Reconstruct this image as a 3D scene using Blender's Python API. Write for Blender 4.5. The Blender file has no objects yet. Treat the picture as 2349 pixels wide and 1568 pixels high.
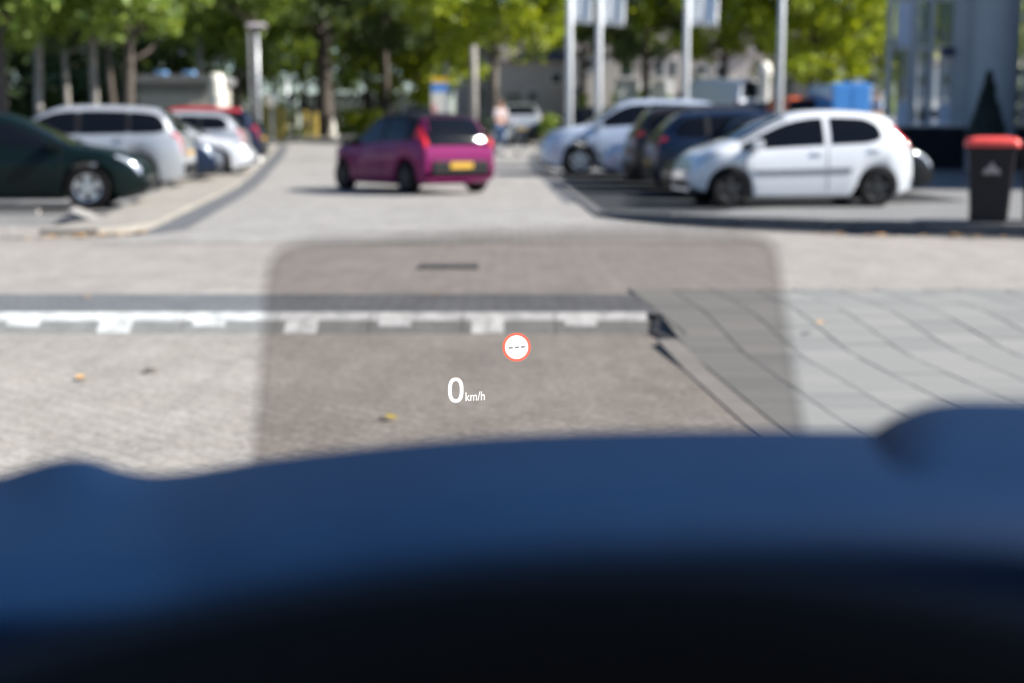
import bpy, bmesh, math, random
import numpy as np
from mathutils import Vector, Matrix

# ------------------------------------------------------------------ camera, light, exposure
EYE = 1.12                       # eye height above the raised street
PITCH = math.atan((784 - 305) / 3263.0)
SC = bpy.context.scene
COL = SC.collection
cam_d = bpy.data.cameras.new('camera')
cam_d.lens = 50.0; cam_d.sensor_width = 36.0
cam_d.clip_start = 0.02; cam_d.clip_end = 1500
cam_d.dof.use_dof = True
cam_d.dof.focus_distance = 2.45
cam_d.dof.aperture_fstop = 2.85
cam_d.dof.aperture_blades = 0
cam = bpy.data.objects.new('camera', cam_d); COL.objects.link(cam)
cam.location = (0, 0, EYE)
cam.rotation_euler = (math.radians(90) - PITCH, 0, 0)
SC.camera = cam

SUN_EL = math.radians(38); SUN_AZ = math.radians(-7)      # azimuth from +X towards +Y
SUN_DIR = Vector((math.cos(SUN_EL) * math.cos(SUN_AZ), math.cos(SUN_EL) * math.sin(SUN_AZ), math.sin(SUN_EL)))
world = bpy.data.worlds.new('World'); SC.world = world; world.use_nodes = True
wn = world.node_tree; wn.nodes.clear()
w_out = wn.nodes.new('ShaderNodeOutputWorld'); w_bg = wn.nodes.new('ShaderNodeBackground'); w_sky = wn.nodes.new('ShaderNodeTexSky')
w_sky.sky_type = 'NISHITA'; w_sky.sun_disc = False
w_sky.sun_elevation = SUN_EL; w_sky.sun_rotation = math.radians(90) - SUN_AZ
w_sky.ozone_density = 6.0; w_sky.air_density = 1.0; w_sky.dust_density = 0.3
w_bg.inputs['Strength'].default_value = 0.062
wn.links.new(w_sky.outputs[0], w_bg.inputs[0]); wn.links.new(w_bg.outputs[0], w_out.inputs[0])
sun_d = bpy.data.lights.new('sun', 'SUN'); sun_d.energy = 5.0; sun_d.angle = math.radians(0.6); sun_d.color = (1.0, 0.955, 0.88)
sun = bpy.data.objects.new('sun', sun_d); COL.objects.link(sun)
sun.rotation_euler = SUN_DIR.to_track_quat('Z', 'Y').to_euler()
SC.view_settings.view_transform = 'Standard'; SC.view_settings.look = 'None'
SC.view_settings.exposure = 1.25; SC.view_settings.gamma = 1.0; SC.view_settings.use_curve_mapping = False

# ------------------------------------------------------------------ measuring helpers (photo measured on a 2349 x 1568 copy)
FP = 3263.0; CX = 1174.5; CY = 784.0
def ray(x, y):
    u = (CY - y) / FP
    return Vector(((x - CX) / FP, math.cos(PITCH) + u * math.sin(PITCH), -math.sin(PITCH) + u * math.cos(PITCH)))
def at(x, y, Y):
    r = ray(x, y); t = Y / r.y
    return Vector((r.x * t, Y, EYE + r.z * t))
def onz(x, y, z=0.0):
    r = ray(x, y); t = (z - EYE) / r.z
    return Vector((r.x * t, r.y * t, z))
def xat(x, Y): return at(x, 305, Y).x
def zat(y, Y): return at(CX, y, Y).z
def gz(Y):
    if Y < 27: return 0.0
    if Y < 31: return 0.023 * (Y - 27) ** 2 / 8
    if Y < 86: return 0.023 * (Y - 29)
    return 0.023 * 57 + 0.004 * min(Y - 86, 30)
def lerp(a, b, t): return a + (b - a) * t
def sstep(a, b, x):
    t = max(0.0, min(1.0, (x - a) / (b - a))); return t * t * (3 - 2 * t)

# ------------------------------------------------------------------ materials
def rgb(r, g, b):
    f = lambda c: (c / 255) / 12.92 if c / 255 <= 0.04045 else ((c / 255 + 0.055) / 1.055) ** 2.4
    return (f(r), f(g), f(b))
def newmat(name):
    m = bpy.data.materials.new(name); m.use_nodes = True
    return m, m.node_tree, m.node_tree.nodes['Principled BSDF']
def mat(name, col, rough=0.6, metal=0.0, coat=0.0, var=0.0, scale=3.0, spec=0.5, bump=0.0, col2=None):
    m, nt, b = newmat(name)
    b.inputs['Roughness'].default_value = rough; b.inputs['Metallic'].default_value = metal
    b.inputs['Coat Weight'].default_value = coat; b.inputs['Coat Roughness'].default_value = 0.04
    b.inputs['Specular IOR Level'].default_value = spec
    if var or col2:
        tc = nt.nodes.new('ShaderNodeTexCoord'); nz = nt.nodes.new('ShaderNodeTexNoise'); rp = nt.nodes.new('ShaderNodeValToRGB')
        nz.inputs['Scale'].default_value = scale; nz.inputs['Detail'].default_value = 6; nz.inputs['Roughness'].default_value = 0.65
        c2 = col2 if col2 else tuple(c * (1 + var) for c in col); c1 = col if col2 else tuple(c * (1 - var) for c in col)
        rp.color_ramp.elements[0].position = 0.3; rp.color_ramp.elements[1].position = 0.7
        rp.color_ramp.elements[0].color = (*c1, 1); rp.color_ramp.elements[1].color = (*c2, 1)
        nt.links.new(tc.outputs['Object'], nz.inputs['Vector']); nt.links.new(nz.outputs['Fac'], rp.inputs[0]); nt.links.new(rp.outputs[0], b.inputs['Base Color'])
        if bump:
            bp = nt.nodes.new('ShaderNodeBump'); bp.inputs['Strength'].default_value = bump; bp.inputs['Distance'].default_value = 0.01
            nt.links.new(nz.outputs['Fac'], bp.inputs['Height']); nt.links.new(bp.outputs[0], b.inputs['Normal'])
    else:
        b.inputs['Base Color'].default_value = (*col, 1)
    return m
def paver(name, c1, c2, cj, bw, bh, rot=0.0, speck=0.25, big=0.12, joint=0.008, k=0.66):
    c1, c2, cj = (tuple(v * k for v in c) for c in (c1, c2, cj))
    """small concrete pavers: brick joints, per-brick tone, speckle and large stains"""
    m, nt, b = newmat(name); N = nt.nodes.new; L = nt.links.new
    b.inputs['Roughness'].default_value = 0.85; b.inputs['Specular IOR Level'].default_value = 0.25
    tc = N('ShaderNodeTexCoord'); mp = N('ShaderNodeMapping'); mp.inputs['Rotation'].default_value = (0, 0, rot)
    br = N('ShaderNodeTexBrick'); br.inputs['Scale'].default_value = 1.0
    br.inputs['Brick Width'].default_value = bw; br.inputs['Row Height'].default_value = bh
    br.inputs['Mortar Size'].default_value = joint; br.inputs['Mortar Smooth'].default_value = 0.4; br.inputs['Bias'].default_value = 0.0
    br.inputs['Color1'].default_value = (*c1, 1); br.inputs['Color2'].default_value = (*c2, 1); br.inputs['Mortar'].default_value = (*cj, 1)
    n1 = N('ShaderNodeTexNoise'); n1.inputs['Scale'].default_value = 42; n1.inputs['Detail'].default_value = 4
    n2 = N('ShaderNodeTexNoise'); n2.inputs['Scale'].default_value = 0.55; n2.inputs['Detail'].default_value = 6; n2.inputs['Roughness'].default_value = 0.7
    r1 = N('ShaderNodeMapRange'); r1.inputs[1].default_value = 0.3; r1.inputs[2].default_value = 0.7; r1.inputs[3].default_value = 1 - speck; r1.inputs[4].default_value = 1 + speck
    r2 = N('ShaderNodeMapRange'); r2.inputs[1].default_value = 0.3; r2.inputs[2].default_value = 0.7; r2.inputs[3].default_value = 1 - big; r2.inputs[4].default_value = 1 + big
    n3 = N('ShaderNodeTexNoise'); n3.inputs['Scale'].default_value = 3.2; n3.inputs['Detail'].default_value = 5; n3.inputs['Distortion'].default_value = 0.8
    r3 = N('ShaderNodeMapRange'); r3.inputs[1].default_value = 0.35; r3.inputs[2].default_value = 0.65; r3.inputs[3].default_value = 0.91; r3.inputs[4].default_value = 1.07
    mp3 = N('ShaderNodeMapping'); mp3.inputs['Scale'].default_value = (1.0, 0.45, 1.0); L(tc.outputs['Object'], mp3.inputs[0]); L(mp3.outputs[0], n3.inputs['Vector']); L(n3.outputs['Fac'], r3.inputs[0])
    mu0 = N('ShaderNodeMath'); mu0.operation = 'MULTIPLY'; L(r3.outputs[0], mu0.inputs[1])
    mu = N('ShaderNodeMath'); mu.operation = 'MULTIPLY'
    vm = N('ShaderNodeVectorMath'); vm.operation = 'SCALE'
    L(tc.outputs['Object'], mp.inputs[0]); L(mp.outputs[0], br.inputs['Vector']); L(tc.outputs['Object'], n1.inputs['Vector']); L(tc.outputs['Object'], n2.inputs['Vector'])
    L(n1.outputs['Fac'], r1.inputs[0]); L(n2.outputs['Fac'], r2.inputs[0]); L(r1.outputs[0], mu0.inputs[0]); L(mu0.outputs[0], mu.inputs[0]); L(r2.outputs[0], mu.inputs[1])
    L(br.outputs['Color'], vm.inputs[0]); L(mu.outputs[0], vm.inputs['Scale']); L(vm.outputs[0], b.inputs['Base Color'])
    bp = N('ShaderNodeBump'); bp.inputs['Strength'].default_value = 0.35; bp.inputs['Distance'].default_value = 0.006
    ad = N('ShaderNodeMath'); ad.operation = 'SUBTRACT'; L(n1.outputs['Fac'], ad.inputs[0]); L(br.outputs['Fac'], ad.inputs[1]); L(ad.outputs[0], bp.inputs['Height']); L(bp.outputs[0], b.inputs['Normal'])
    return m
def leafmat(name, c1, c2, trans=0.45):
    m, nt, b = newmat(name); N = nt.nodes.new; L = nt.links.new
    g = N('ShaderNodeNewGeometry'); rp = N('ShaderNodeValToRGB'); out = nt.nodes['Material Output']
    rp.color_ramp.elements[0].color = (*c1, 1); rp.color_ramp.elements[1].color = (*c2, 1)
    L(g.outputs['Random Per Island'], rp.inputs[0]); L(rp.outputs[0], b.inputs['Base Color'])
    b.inputs['Roughness'].default_value = 0.45; b.inputs['Specular IOR Level'].default_value = 0.45
    t = N('ShaderNodeBsdfTranslucent'); mx = N('ShaderNodeMixShader'); mx.inputs[0].default_value = trans
    vm = N('ShaderNodeVectorMath'); vm.operation = 'MULTIPLY'; vm.inputs[1].default_value = (1.5, 1.35, 0.5)
    L(rp.outputs[0], vm.inputs[0]); L(vm.outputs[0], t.inputs['Color']); L(b.outputs[0], mx.inputs[1]); L(t.outputs[0], mx.inputs[2]); L(mx.outputs[0], out.inputs['Surface'])
    return m
def emit(name, col, s):
    m = bpy.data.materials.new(name); m.use_nodes = True; nt = m.node_tree; nt.nodes.clear()
    o = nt.nodes.new('ShaderNodeOutputMaterial'); e = nt.nodes.new('ShaderNodeEmission')
    e.inputs[0].default_value = (*col, 1); e.inputs[1].default_value = s; nt.links.new(e.outputs[0], o.inputs[0]); return m
def glassmat(name, tint, gloss=0.06, rough=0.0):
    m = bpy.data.materials.new(name); m.use_nodes = True; nt = m.node_tree; nt.nodes.clear(); N = nt.nodes.new; L = nt.links.new
    o = N('ShaderNodeOutputMaterial'); t = N('ShaderNodeBsdfTransparent'); g = N('ShaderNodeBsdfGlossy'); mx = N('ShaderNodeMixShader')
    t.inputs[0].default_value = (*tint, 1); g.inputs['Roughness'].default_value = rough
    fr = N('ShaderNodeFresnel'); fr.inputs[0].default_value = 1.5
    mu = N('ShaderNodeMath'); mu.operation = 'MULTIPLY'; mu.inputs[1].default_value = gloss / 0.04
    L(fr.outputs[0], mu.inputs[0]); L(mu.outputs[0], mx.inputs[0]); L(t.outputs[0], mx.inputs[1]); L(g.outputs[0], mx.inputs[2]); L(mx.outputs[0], o.inputs[0]); return m

M = {}
M['ground'] = paver('grey_pavers', (0.25, 0.25, 0.25), (0.30, 0.295, 0.285), (0.17, 0.165, 0.16), 0.21, 0.105)
M['road'] = paver('light_street_pavers', (0.37, 0.355, 0.335), (0.43, 0.415, 0.39), (0.27, 0.26, 0.245), 0.21, 0.105, 1.57)
M['cross'] = paver('beige_street_pavers', (0.385, 0.355, 0.325), (0.42, 0.39, 0.36), (0.30, 0.28, 0.255), 0.21, 0.105, 0.785, 0.2, 0.08)
M['near'] = paver('worn_beige_pavers', (0.375, 0.345, 0.305), (0.41, 0.385, 0.35), (0.30, 0.28, 0.25), 0.21, 0.105, 0.785, 0.30, 0.10)
M['band'] = paver('blue_grey_pavers', (0.175, 0.185, 0.195), (0.215, 0.225, 0.235), (0.12, 0.12, 0.125), 0.21, 0.105, 0, 0.16, 0.12)
M['lot'] = paver('car_park_pavers', (0.23, 0.23, 0.23), (0.275, 0.27, 0.265), (0.15, 0.15, 0.15), 0.21, 0.105, 0.785)
M['lotr'] = paver('pale_car_park_pavers', (0.255, 0.26, 0.26), (0.30, 0.30, 0.295), (0.18, 0.18, 0.18), 0.21, 0.105, 0.785)
M['walk'] = paver('pale_footway_pavers', (0.37, 0.345, 0.305), (0.42, 0.39, 0.345), (0.3, 0.275, 0.24), 0.3, 0.3)
M['gutter'] = mat('gutter_stone', (0.095, 0.098, 0.105), 0.8, var=0.25, scale=6)
M['kerb'] = mat('kerb_concrete', (0.24, 0.23, 0.215), 0.85, var=0.15, scale=5, bump=0.3)
M['kerbdark'] = mat('dark_kerb_concrete', (0.10, 0.10, 0.102), 0.85, var=0.2, scale=7, bump=0.3)
M['ramp'] = mat('ramp_concrete', (0.165, 0.168, 0.162), 0.85, var=0.16, scale=9, bump=0.3)
M['whitepaint'] = mat('white_road_stone', (0.30, 0.31, 0.305), 0.8, scale=8, col2=(0.62, 0.63, 0.62))
M['tile'] = mat('grey_paving_tile', (0.185, 0.186, 0.177), 0.85, var=0.09, scale=11, bump=0.2)
M['tile2'] = mat('pale_paving_tile', (0.200, 0.199, 0.188), 0.85, var=0.09, scale=11, bump=0.2)
M['tile3'] = mat('worn_paving_tile', (0.166, 0.168, 0.162), 0.85, var=0.10, scale=11, bump=0.2)
M['joint'] = mat('joint_sand', (0.085, 0.085, 0.08), 0.95, var=0.2, scale=20)
M['steel'] = mat('galvanised_steel', (0.45, 0.46, 0.47), 0.45, metal=0.6, var=0.12, scale=4)
M['polewhite'] = mat('white_pole_paint', (0.62, 0.64, 0.66), 0.45)
M['flag'] = mat('white_banner_cloth', (0.80, 0.82, 0.83), 0.8, var=0.04, scale=2)
M['flagblue'] = mat('pale_blue_print', (0.30, 0.42, 0.62), 0.8)
M['glass'] = mat('car_glass', (0.004, 0.005, 0.007), 0.04, spec=0.28)
M['tyre'] = mat('tyre_rubber', (0.008, 0.008, 0.009), 0.85, spec=0.15)
M['rim'] = mat('alloy_rim', (0.55, 0.56, 0.58), 0.28, metal=0.9)
M['rimdark'] = mat('dark_wheel_cover', (0.02, 0.021, 0.023), 0.5, metal=0.1)
M['brass'] = mat('rusty_brake_disc', (0.45, 0.27, 0.08), 0.45, metal=0.6)
M['black'] = mat('black_plastic', (0.009, 0.009, 0.010), 0.6, spec=0.25)
M['tail'] = mat('red_lamp', (0.55, 0.015, 0.02), 0.12, coat=1.0)
M['lamp'] = mat('clear_lamp', (0.55, 0.58, 0.62), 0.08, metal=0.5, coat=1.0)
M['plate'] = mat('yellow_plate', (0.50, 0.29, 0.02), 0.6)
M['trim'] = mat('grey_trim', (0.16, 0.17, 0.20), 0.5)
def paint(name, col, metal=0.15, rough=0.35, coat=1.0): return mat(name, col, rough, metal, coat, spec=0.5 * coat)
M['white'] = paint('white_car_paint', (0.58, 0.60, 0.63), 0.0)
M['silver'] = paint('silver_car_paint', (0.40, 0.42, 0.445), 0.35)
M['paleblue'] = paint('pale_blue_silver_paint', (0.44, 0.50, 0.60), 0.35)
M['purple'] = paint('magenta_car_paint', (0.17, 0.012, 0.085), 0.3, .42, .3)
M['greenblack'] = paint('dark_green_car_paint', (0.003, 0.009, 0.009), 0.2, .35, .22)
M['navy'] = paint('navy_car_paint', (0.009, 0.019, 0.046), 0.3, .35, .45)
M['blackp'] = paint('black_car_paint', (0.005, 0.006, 0.008), 0.1, .35, .35)
M['redp'] = paint('red_car_paint', (0.55, 0.03, 0.035), 0.1)
M['brownp'] = paint('brown_grey_car_paint', (0.030, 0.026, 0.024), 0.3, .35, .5)
M['bluep'] = paint('bright_blue_paint', (0.07, 0.27, 0.66), 0.0)
M['orangep'] = paint('orange_paint', (0.75, 0.13, 0.04), 0.05)
M['leafA'] = leafmat('mid_green_leaves', (0.10, 0.165, 0.03), (0.27, 0.36, 0.085))
M['leafB'] = leafmat('yellow_green_leaves', (0.16, 0.22, 0.014), (0.34, 0.40, 0.035))
M['leafC'] = leafmat('blue_green_leaves', (0.05, 0.085, 0.035), (0.14, 0.19, 0.09))
M['leafD'] = leafmat('dark_evergreen_leaves', (0.012, 0.022, 0.014), (0.03, 0.05, 0.028), 0.15)
M['bark'] = mat('grey_brown_bark', (0.075, 0.06, 0.05), 0.9, var=0.4, scale=7, bump=0.6)
M['barkpale'] = mat('pale_bark', (0.27, 0.25, 0.23), 0.9, var=0.35, scale=3, bump=0.5)
M['brickg'] = mat('grey_brown_brickwork', (0.46, 0.42, 0.39), 0.9, var=0.12, scale=2)
M['brickl'] = mat('pale_render', (0.78, 0.77, 0.74), 0.9, var=0.05, scale=1)
M['roof'] = mat('dark_roof_tiles', (0.10, 0.09, 0.09), 0.8, var=0.2, scale=3)
M['roofgrey'] = mat('grey_roof_felt', (0.17, 0.17, 0.175), 0.85, var=0.15, scale=2)
M['winglass'] = mat('house_window_glass', (0.02, 0.03, 0.045), 0.05, spec=0.8)
M['winframe'] = mat('white_window_frame', (0.72, 0.72, 0.70), 0.5)
M['facade'] = mat('blue_grey_facade_metal', (0.38, 0.39, 0.40), 0.5, metal=0.0, var=0.06, scale=1)
M['facadel'] = mat('pale_facade_panel', (0.50, 0.55, 0.64), 0.5, var=0.05, scale=1)
M['plinth'] = mat('black_plinth_panel', (0.012, 0.015, 0.021), 0.8, spec=0.15, var=0.2, scale=2)
M['bglass'] = glassmat('office_glass', (0.42, 0.48, 0.56), 0.05)
M['bin'] = mat('dark_bin_plastic', (0.017, 0.015, 0.017), 0.65, spec=0.25, var=0.12, scale=6)
M['binred'] = mat('red_lid_plastic', (0.72, 0.075, 0.06), 0.45, var=0.06, scale=5)
M['print'] = mat('faded_white_print', (0.33, 0.30, 0.29), 0.7)
M['fence'] = mat('weathered_fence_wood', (0.10, 0.08, 0.07), 0.85, var=0.25, scale=5)
M['yellow'] = mat('yellow_post_paint', (0.50, 0.36, 0.08), 0.6, var=0.1, scale=4)
M['ivory'] = mat('ivory_enamel', (0.72, 0.69, 0.62), 0.5)
M['signblue'] = mat('sign_blue', (0.10, 0.28, 0.68), 0.5)
M['signyellow'] = mat('sign_yellow', (0.80, 0.50, 0.03), 0.5)
M['skin'] = mat('skin', (0.45, 0.26, 0.19), 0.55)
M['shirt'] = mat('pale_pink_grey_top', (0.42, 0.36, 0.37), 0.8)
M['shirtblue'] = mat('pale_blue_shirt', (0.34, 0.42, 0.58), 0.8)
M['jeans'] = mat('blue_denim', (0.09, 0.16, 0.30), 0.85)
M['hair'] = mat('brown_hair', (0.10, 0.055, 0.03), 0.7)
M['leafdry'] = mat('dry_orange_leaf', (0.42, 0.24, 0.08), 0.7, var=0.25, scale=30)
M['leafyel'] = mat('yellow_leaf', (0.55, 0.42, 0.04), 0.7, var=0.2, scale=30)
M['grass'] = leafmat('grass_blades', (0.08, 0.14, 0.03), (0.16, 0.24, 0.06))
M['dash'] = mat('dark_blue_dashboard', (0.0024, 0.0155, 0.050), 0.7, spec=0.10, var=0.08, scale=40)
M['cowl'] = mat('black_binnacle_leather', (0.004, 0.005, 0.008), 0.6, spec=0.25)
M['lining'] = mat('dark_cabin_lining', (0.05, 0.05, 0.055), 0.9)
M['head'] = mat('pale_grey_headlining', (0.55, 0.55, 0.55), 0.95)
M['combiner'] = glassmat('tinted_combiner_glass', (0.605, 0.578, 0.565), 0.02)
M['combedge'] = glassmat('combiner_glass_edge', (0.45, 0.44, 0.44), 0.02)

# ------------------------------------------------------------------ mesh helpers
def tag(o, label=None, cat=None, group=None, kind=None):
    if label: o['label'] = label
    if cat: o['category'] = cat
    if group: o['group'] = group
    if kind: o['kind'] = kind
    return o
def empty(name, loc=(0, 0, 0), rz=0.0, label=None, cat=None, group=None):
    o = bpy.data.objects.new(name, None); COL.objects.link(o); o.location = loc; o.rotation_euler = (0, 0, rz)
    o.empty_display_size = 0.2
    return tag(o, label, cat, group)
def link(name, me, m, parent=None, loc=(0, 0, 0), rot=(0, 0, 0), scale=(1, 1, 1)):
    o = bpy.data.objects.new(name, me); COL.objects.link(o)
    if m is not None and not me.materials: me.materials.append(M[m] if isinstance(m, str) else m)
    o.location = loc; o.rotation_euler = rot; o.scale = scale
    if parent is not None: o.parent = parent
    return o
class MB:
    def __init__(s): s.v = []; s.f = []
    def add(s, vs, fs):
        n = len(s.v); s.v += [tuple(v) for v in vs]; s.f += [tuple(i + n for i in f) for f in fs]; return s
    def box(s, c, d, rz=0.0):
        x, y, z = (k / 2 for k in d); cs, sn = math.cos(rz), math.sin(rz); vs = []
        for k in (-z, z):
            for i, j in ((-x, -y), (x, -y), (x, y), (-x, y)):
                vs.append((c[0] + i * cs - j * sn, c[1] + i * sn + j * cs, c[2] + k))
        return s.add(vs, [(0, 3, 2, 1), (4, 5, 6, 7), (0, 1, 5, 4), (1, 2, 6, 5), (2, 3, 7, 6), (3, 0, 4, 7)])
    def tube(s, pts, rads, n=10, cap=True):
        pts = [Vector(p) for p in pts]; rings = []
        for i, p in enumerate(pts):
            d = (pts[min(i + 1, len(pts) - 1)] - pts[max(i - 1, 0)]).normalized()
            a = d.orthogonal().normalized() if i == 0 else (a - d * a.dot(d)).normalized()
            b = d.cross(a); r = rads[i] if hasattr(rads, '__len__') else rads
            rings.append([p + (a * math.cos(2 * math.pi * k / n) + b * math.sin(2 * math.pi * k / n)) * r for k in range(n)])
        vs = [v for r in rings for v in r]; fs = []
        for i in range(len(rings) - 1):
            for k in range(n): fs.append((i * n + k, i * n + (k + 1) % n, (i + 1) * n + (k + 1) % n, (i + 1) * n + k))
        if cap: fs += [tuple(range(n - 1, -1, -1)), tuple(range(len(vs) - n, len(vs)))]
        return s.add(vs, fs)
    def lathe(s, prof, n=24, c=(0, 0, 0), axis='z'):
        vs = []; fs = []
        for r, h in prof:
            for k in range(n):
                a = 2 * math.pi * k / n; p = (r * math.cos(a), r * math.sin(a), h)
                if axis == 'y': p = (p[0], p[2], p[1])
                vs.append((p[0] + c[0], p[1] + c[1], p[2] + c[2]))
        for i in range(len(prof) - 1):
            for k in range(n): fs.append((i * n + k, i * n + (k + 1) % n, (i + 1) * n + (k + 1) % n, (i + 1) * n + k))
        return s.add(vs, fs)
    def prism(s, poly, z0, z1):
        n = len(poly); vs = [(p[0], p[1], z0) for p in poly] + [(p[0], p[1], z1) for p in poly]
        fs = [tuple(range(n - 1, -1, -1)), tuple(range(n, 2 * n))] + [(i, (i + 1) % n, n + (i + 1) % n, n + i) for i in range(n)]
        return s.add(vs, fs)
    def mesh(s, smooth=False, angle=None):
        me = bpy.data.meshes.new('mesh'); me.from_pydata(s.v, [], s.f); me.validate()
        bm = bmesh.new(); bm.from_mesh(me); bmesh.ops.recalc_face_normals(bm, faces=bm.faces); bm.to_mesh(me); bm.free()
        if smooth or angle is not None:
            me.polygons.foreach_set('use_smooth', [True] * len(me.polygons))
            if angle is not None: me.set_sharp_from_angle(angle=math.radians(angle))
        me.update(); return me
    def build(s, name, m, parent=None, smooth=False, angle=None, **k): return link(name, s.mesh(smooth, angle), m, parent, **k)
def bevel(o, w=0.01, seg=2):
    b = o.modifiers.new('bevel', 'BEVEL'); b.width = w; b.segments = seg; b.limit_method = 'ANGLE'; return o
def struct(o): o['kind'] = 'structure'; return o
def sheet(name, rows, m, nx=2, zoff=0.0, zf=None):
    """rows: (Y, xleft, xright) ; a draped sheet"""
    vs = []; fs = []
    for Y, a, b in rows:
        for i in range(nx): x = lerp(a, b, i / (nx - 1)); vs.append((x, Y, (zf(x, Y) if zf else gz(Y)) + zoff))
    for r in range(len(rows) - 1):
        for i in range(nx - 1): fs.append((r * nx + i, r * nx + i + 1, (r + 1) * nx + i + 1, (r + 1) * nx + i))
    return struct(MB().add(vs, fs).build(name, m))
def dense(pts, step=1.0):
    out = []
    for a, b in zip(pts, pts[1:]):
        n = max(1, int(abs(b[0] - a[0]) / step))
        for i in range(n): out.append(tuple(lerp(p, q, i / n) for p, q in zip(a, b)))
    return out + [pts[-1]]

# ------------------------------------------------------------------ ground, streets, car parks
NEAR_Z = -0.105
rows = [(-40, -500, 500), (8.3, -500, 500), (8.9, -500, 500), (12, -500, 500), (20, -500, 500)] + [(y, -500, 500) for y in (27, 28, 29, 30, 31)] + [(y, -500, 500) for y in (40, 60, 86, 100, 116, 200, 600, 1200)]
sheet('ground', rows, 'ground', 2, zf=lambda x, y: (-0.30 if y < 8.7 else -0.03) + gz(y))
sheet('near_road', [(-12, -14, 1.25), (4, -14, 1.2), (8.2, -14, 0.96), (8.70, -14, 0.90)], 'near', zf=lambda x, y: NEAR_Z)
sheet('footway_band', [(8.855, -14, .934), (9.95, -14, .868)], 'band', zoff=-0.004)
sheet('cross_street', [(9.95, -30, 0.85), (10.305, -30, 0.83), (10.31, -30, 30), (13, -30, 30), (15.3, -30, 30), (17.5, -30, 30)], 'cross', zoff=-0.012)
LEFT_EDGE = [(14.5, -4.3), (16.8, -3.95), (21.2, -4.45), (32.3, -5.7), (45, -7.3), (56, -8.8), (66, -10.5), (78, -14)]
RIGHT_EDGE = [(14.5, 2.6), (17.6, 2.05), (19.5, 1.25), (31, 1.05), (39, 0.75), (48, 0.9), (62, 1.6), (78, 6)]
def interp(t, Y):
    if Y <= t[0][0]: return t[0][1]
    for a, b in zip(t, t[1:]):
        if Y <= b[0]: return lerp(a[1], b[1], (Y - a[0]) / (b[0] - a[0]))
    return t[-1][1]
YS = [14.6, 16, 16.8, 18, 19.5, 21, 23, 25, 27, 28, 29, 30, 31, 33, 36, 39, 42, 45, 48, 52, 56, 61, 66, 72, 78]
sheet('street', [(y, interp(LEFT_EDGE, y) - 0.05, interp(RIGHT_EDGE, y) + 0.05) for y in YS], 'road', zoff=-0.006)
sheet('far_street', [(y, -45, 45) for y in (72, 76, 80, 84, 86, 90)], 'road', zoff=-0.002)
# left: gutter strip, raised pale footway strip, car park behind
sheet('gutter_left', [(y, interp(LEFT_EDGE, y) - 0.30, interp(LEFT_EDGE, y) + 0.12) for y in YS if 15.9 < y < 60], 'gutter', zoff=0.0)
LIN = [(15.6, -5.3), (17.6, -5.1), (22.5, -5.95), (29.7, -7.05), (43, -8.4), (56, -9.9)]
wk = [(y, interp(LIN, y), interp(LEFT_EDGE, y) - 0.30) for y in (15.6, 16.2, 17, 18, 20, 22, 24, 26, 28, 29, 30, 31, 33, 36, 40, 44, 48, 52, 56)]
vs = []; fs = []
for i, (y, a, b) in enumerate(wk):
    z = gz(y)
    if i == 0: a, b = b - 0.75, b - 0.1
    vs += [(a, y, z - 0.03), (a, y, z + 0.07), (b, y, z + 0.07), (b, y, z - 0.03)]
for i in range(len(wk) - 1):
    for k in range(3): fs.append((4 * i + k, 4 * i + k + 1, 4 * i + k + 5, 4 * i + k + 4))
fs.append((0, 1, 2, 3))
struct(MB().add(vs, fs).build('footway_left', 'walk'))
sheet('car_park_left', [(y, -40, interp(LIN, y) + 0.02) for y in (20.4, 22, 25, 28, 29, 30, 31, 34, 38, 42, 46, 52)], 'lot', zoff=0.0)
# right: car park on a low kerb that dies out
def pz(x, y): return 0.12 * (1 - sstep(17.0, 21.0, y)) + gz(y)
KR = [(1.22, 19.5), (1.55, 18.55), (2.05, 17.6), (2.75, 16.95), (3.65, 16.4), (4.6, 15.95), (5.6, 15.5), (6.6, 15.1), (8.0, 14.6), (10, 14.0), (13, 13.2)]
rows_r = []
for y in [13.25, 14, 14.6, 15.1, 15.5, 15.95, 16.4, 16.95, 17.6, 18.55, 19.5, 21, 23, 25, 27, 29, 30, 31, 34, 38, 42, 46, 52, 60, 66]:
    if y < 19.5:
        pts = sorted((q[1], q[0]) for q in KR); xl = interp(pts, y)
    else: xl = interp(RIGHT_EDGE, y)
    rows_r.append((y, xl, 40))
sheet('car_park_right', rows_r, 'lotr', nx=6, zf=lambda x, y: pz(x, y) + 0.002)
M['painted_shade'] = mat('painted_row_shade', (0.028, 0.030, 0.033), 0.95, spec=0.2, var=0.15, scale=8)
sheet('painted_shade_bay', [(18.5, 1.75, 1.95), (18.9, 1.6, 2.4), (19.45, 1.34, 2.8), (20, 1.30, 3.0), (21, 1.29, 3.3), (22.3, 1.28, 4.5), (23.5, 1.27, 7.5), (27, 1.2, 7.5), (29, 1.2, 7.5), (31, 1.15, 7.5), (34, 1.05, 7)], 'painted_shade', nx=4, zf=lambda x, y: pz(x, y) + 0.008)  # dark sheet painted in for the shadow pool beside the parked row
kerb_r = empty('kerb_right'); kerb_r['kind'] = 'structure'
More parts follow.
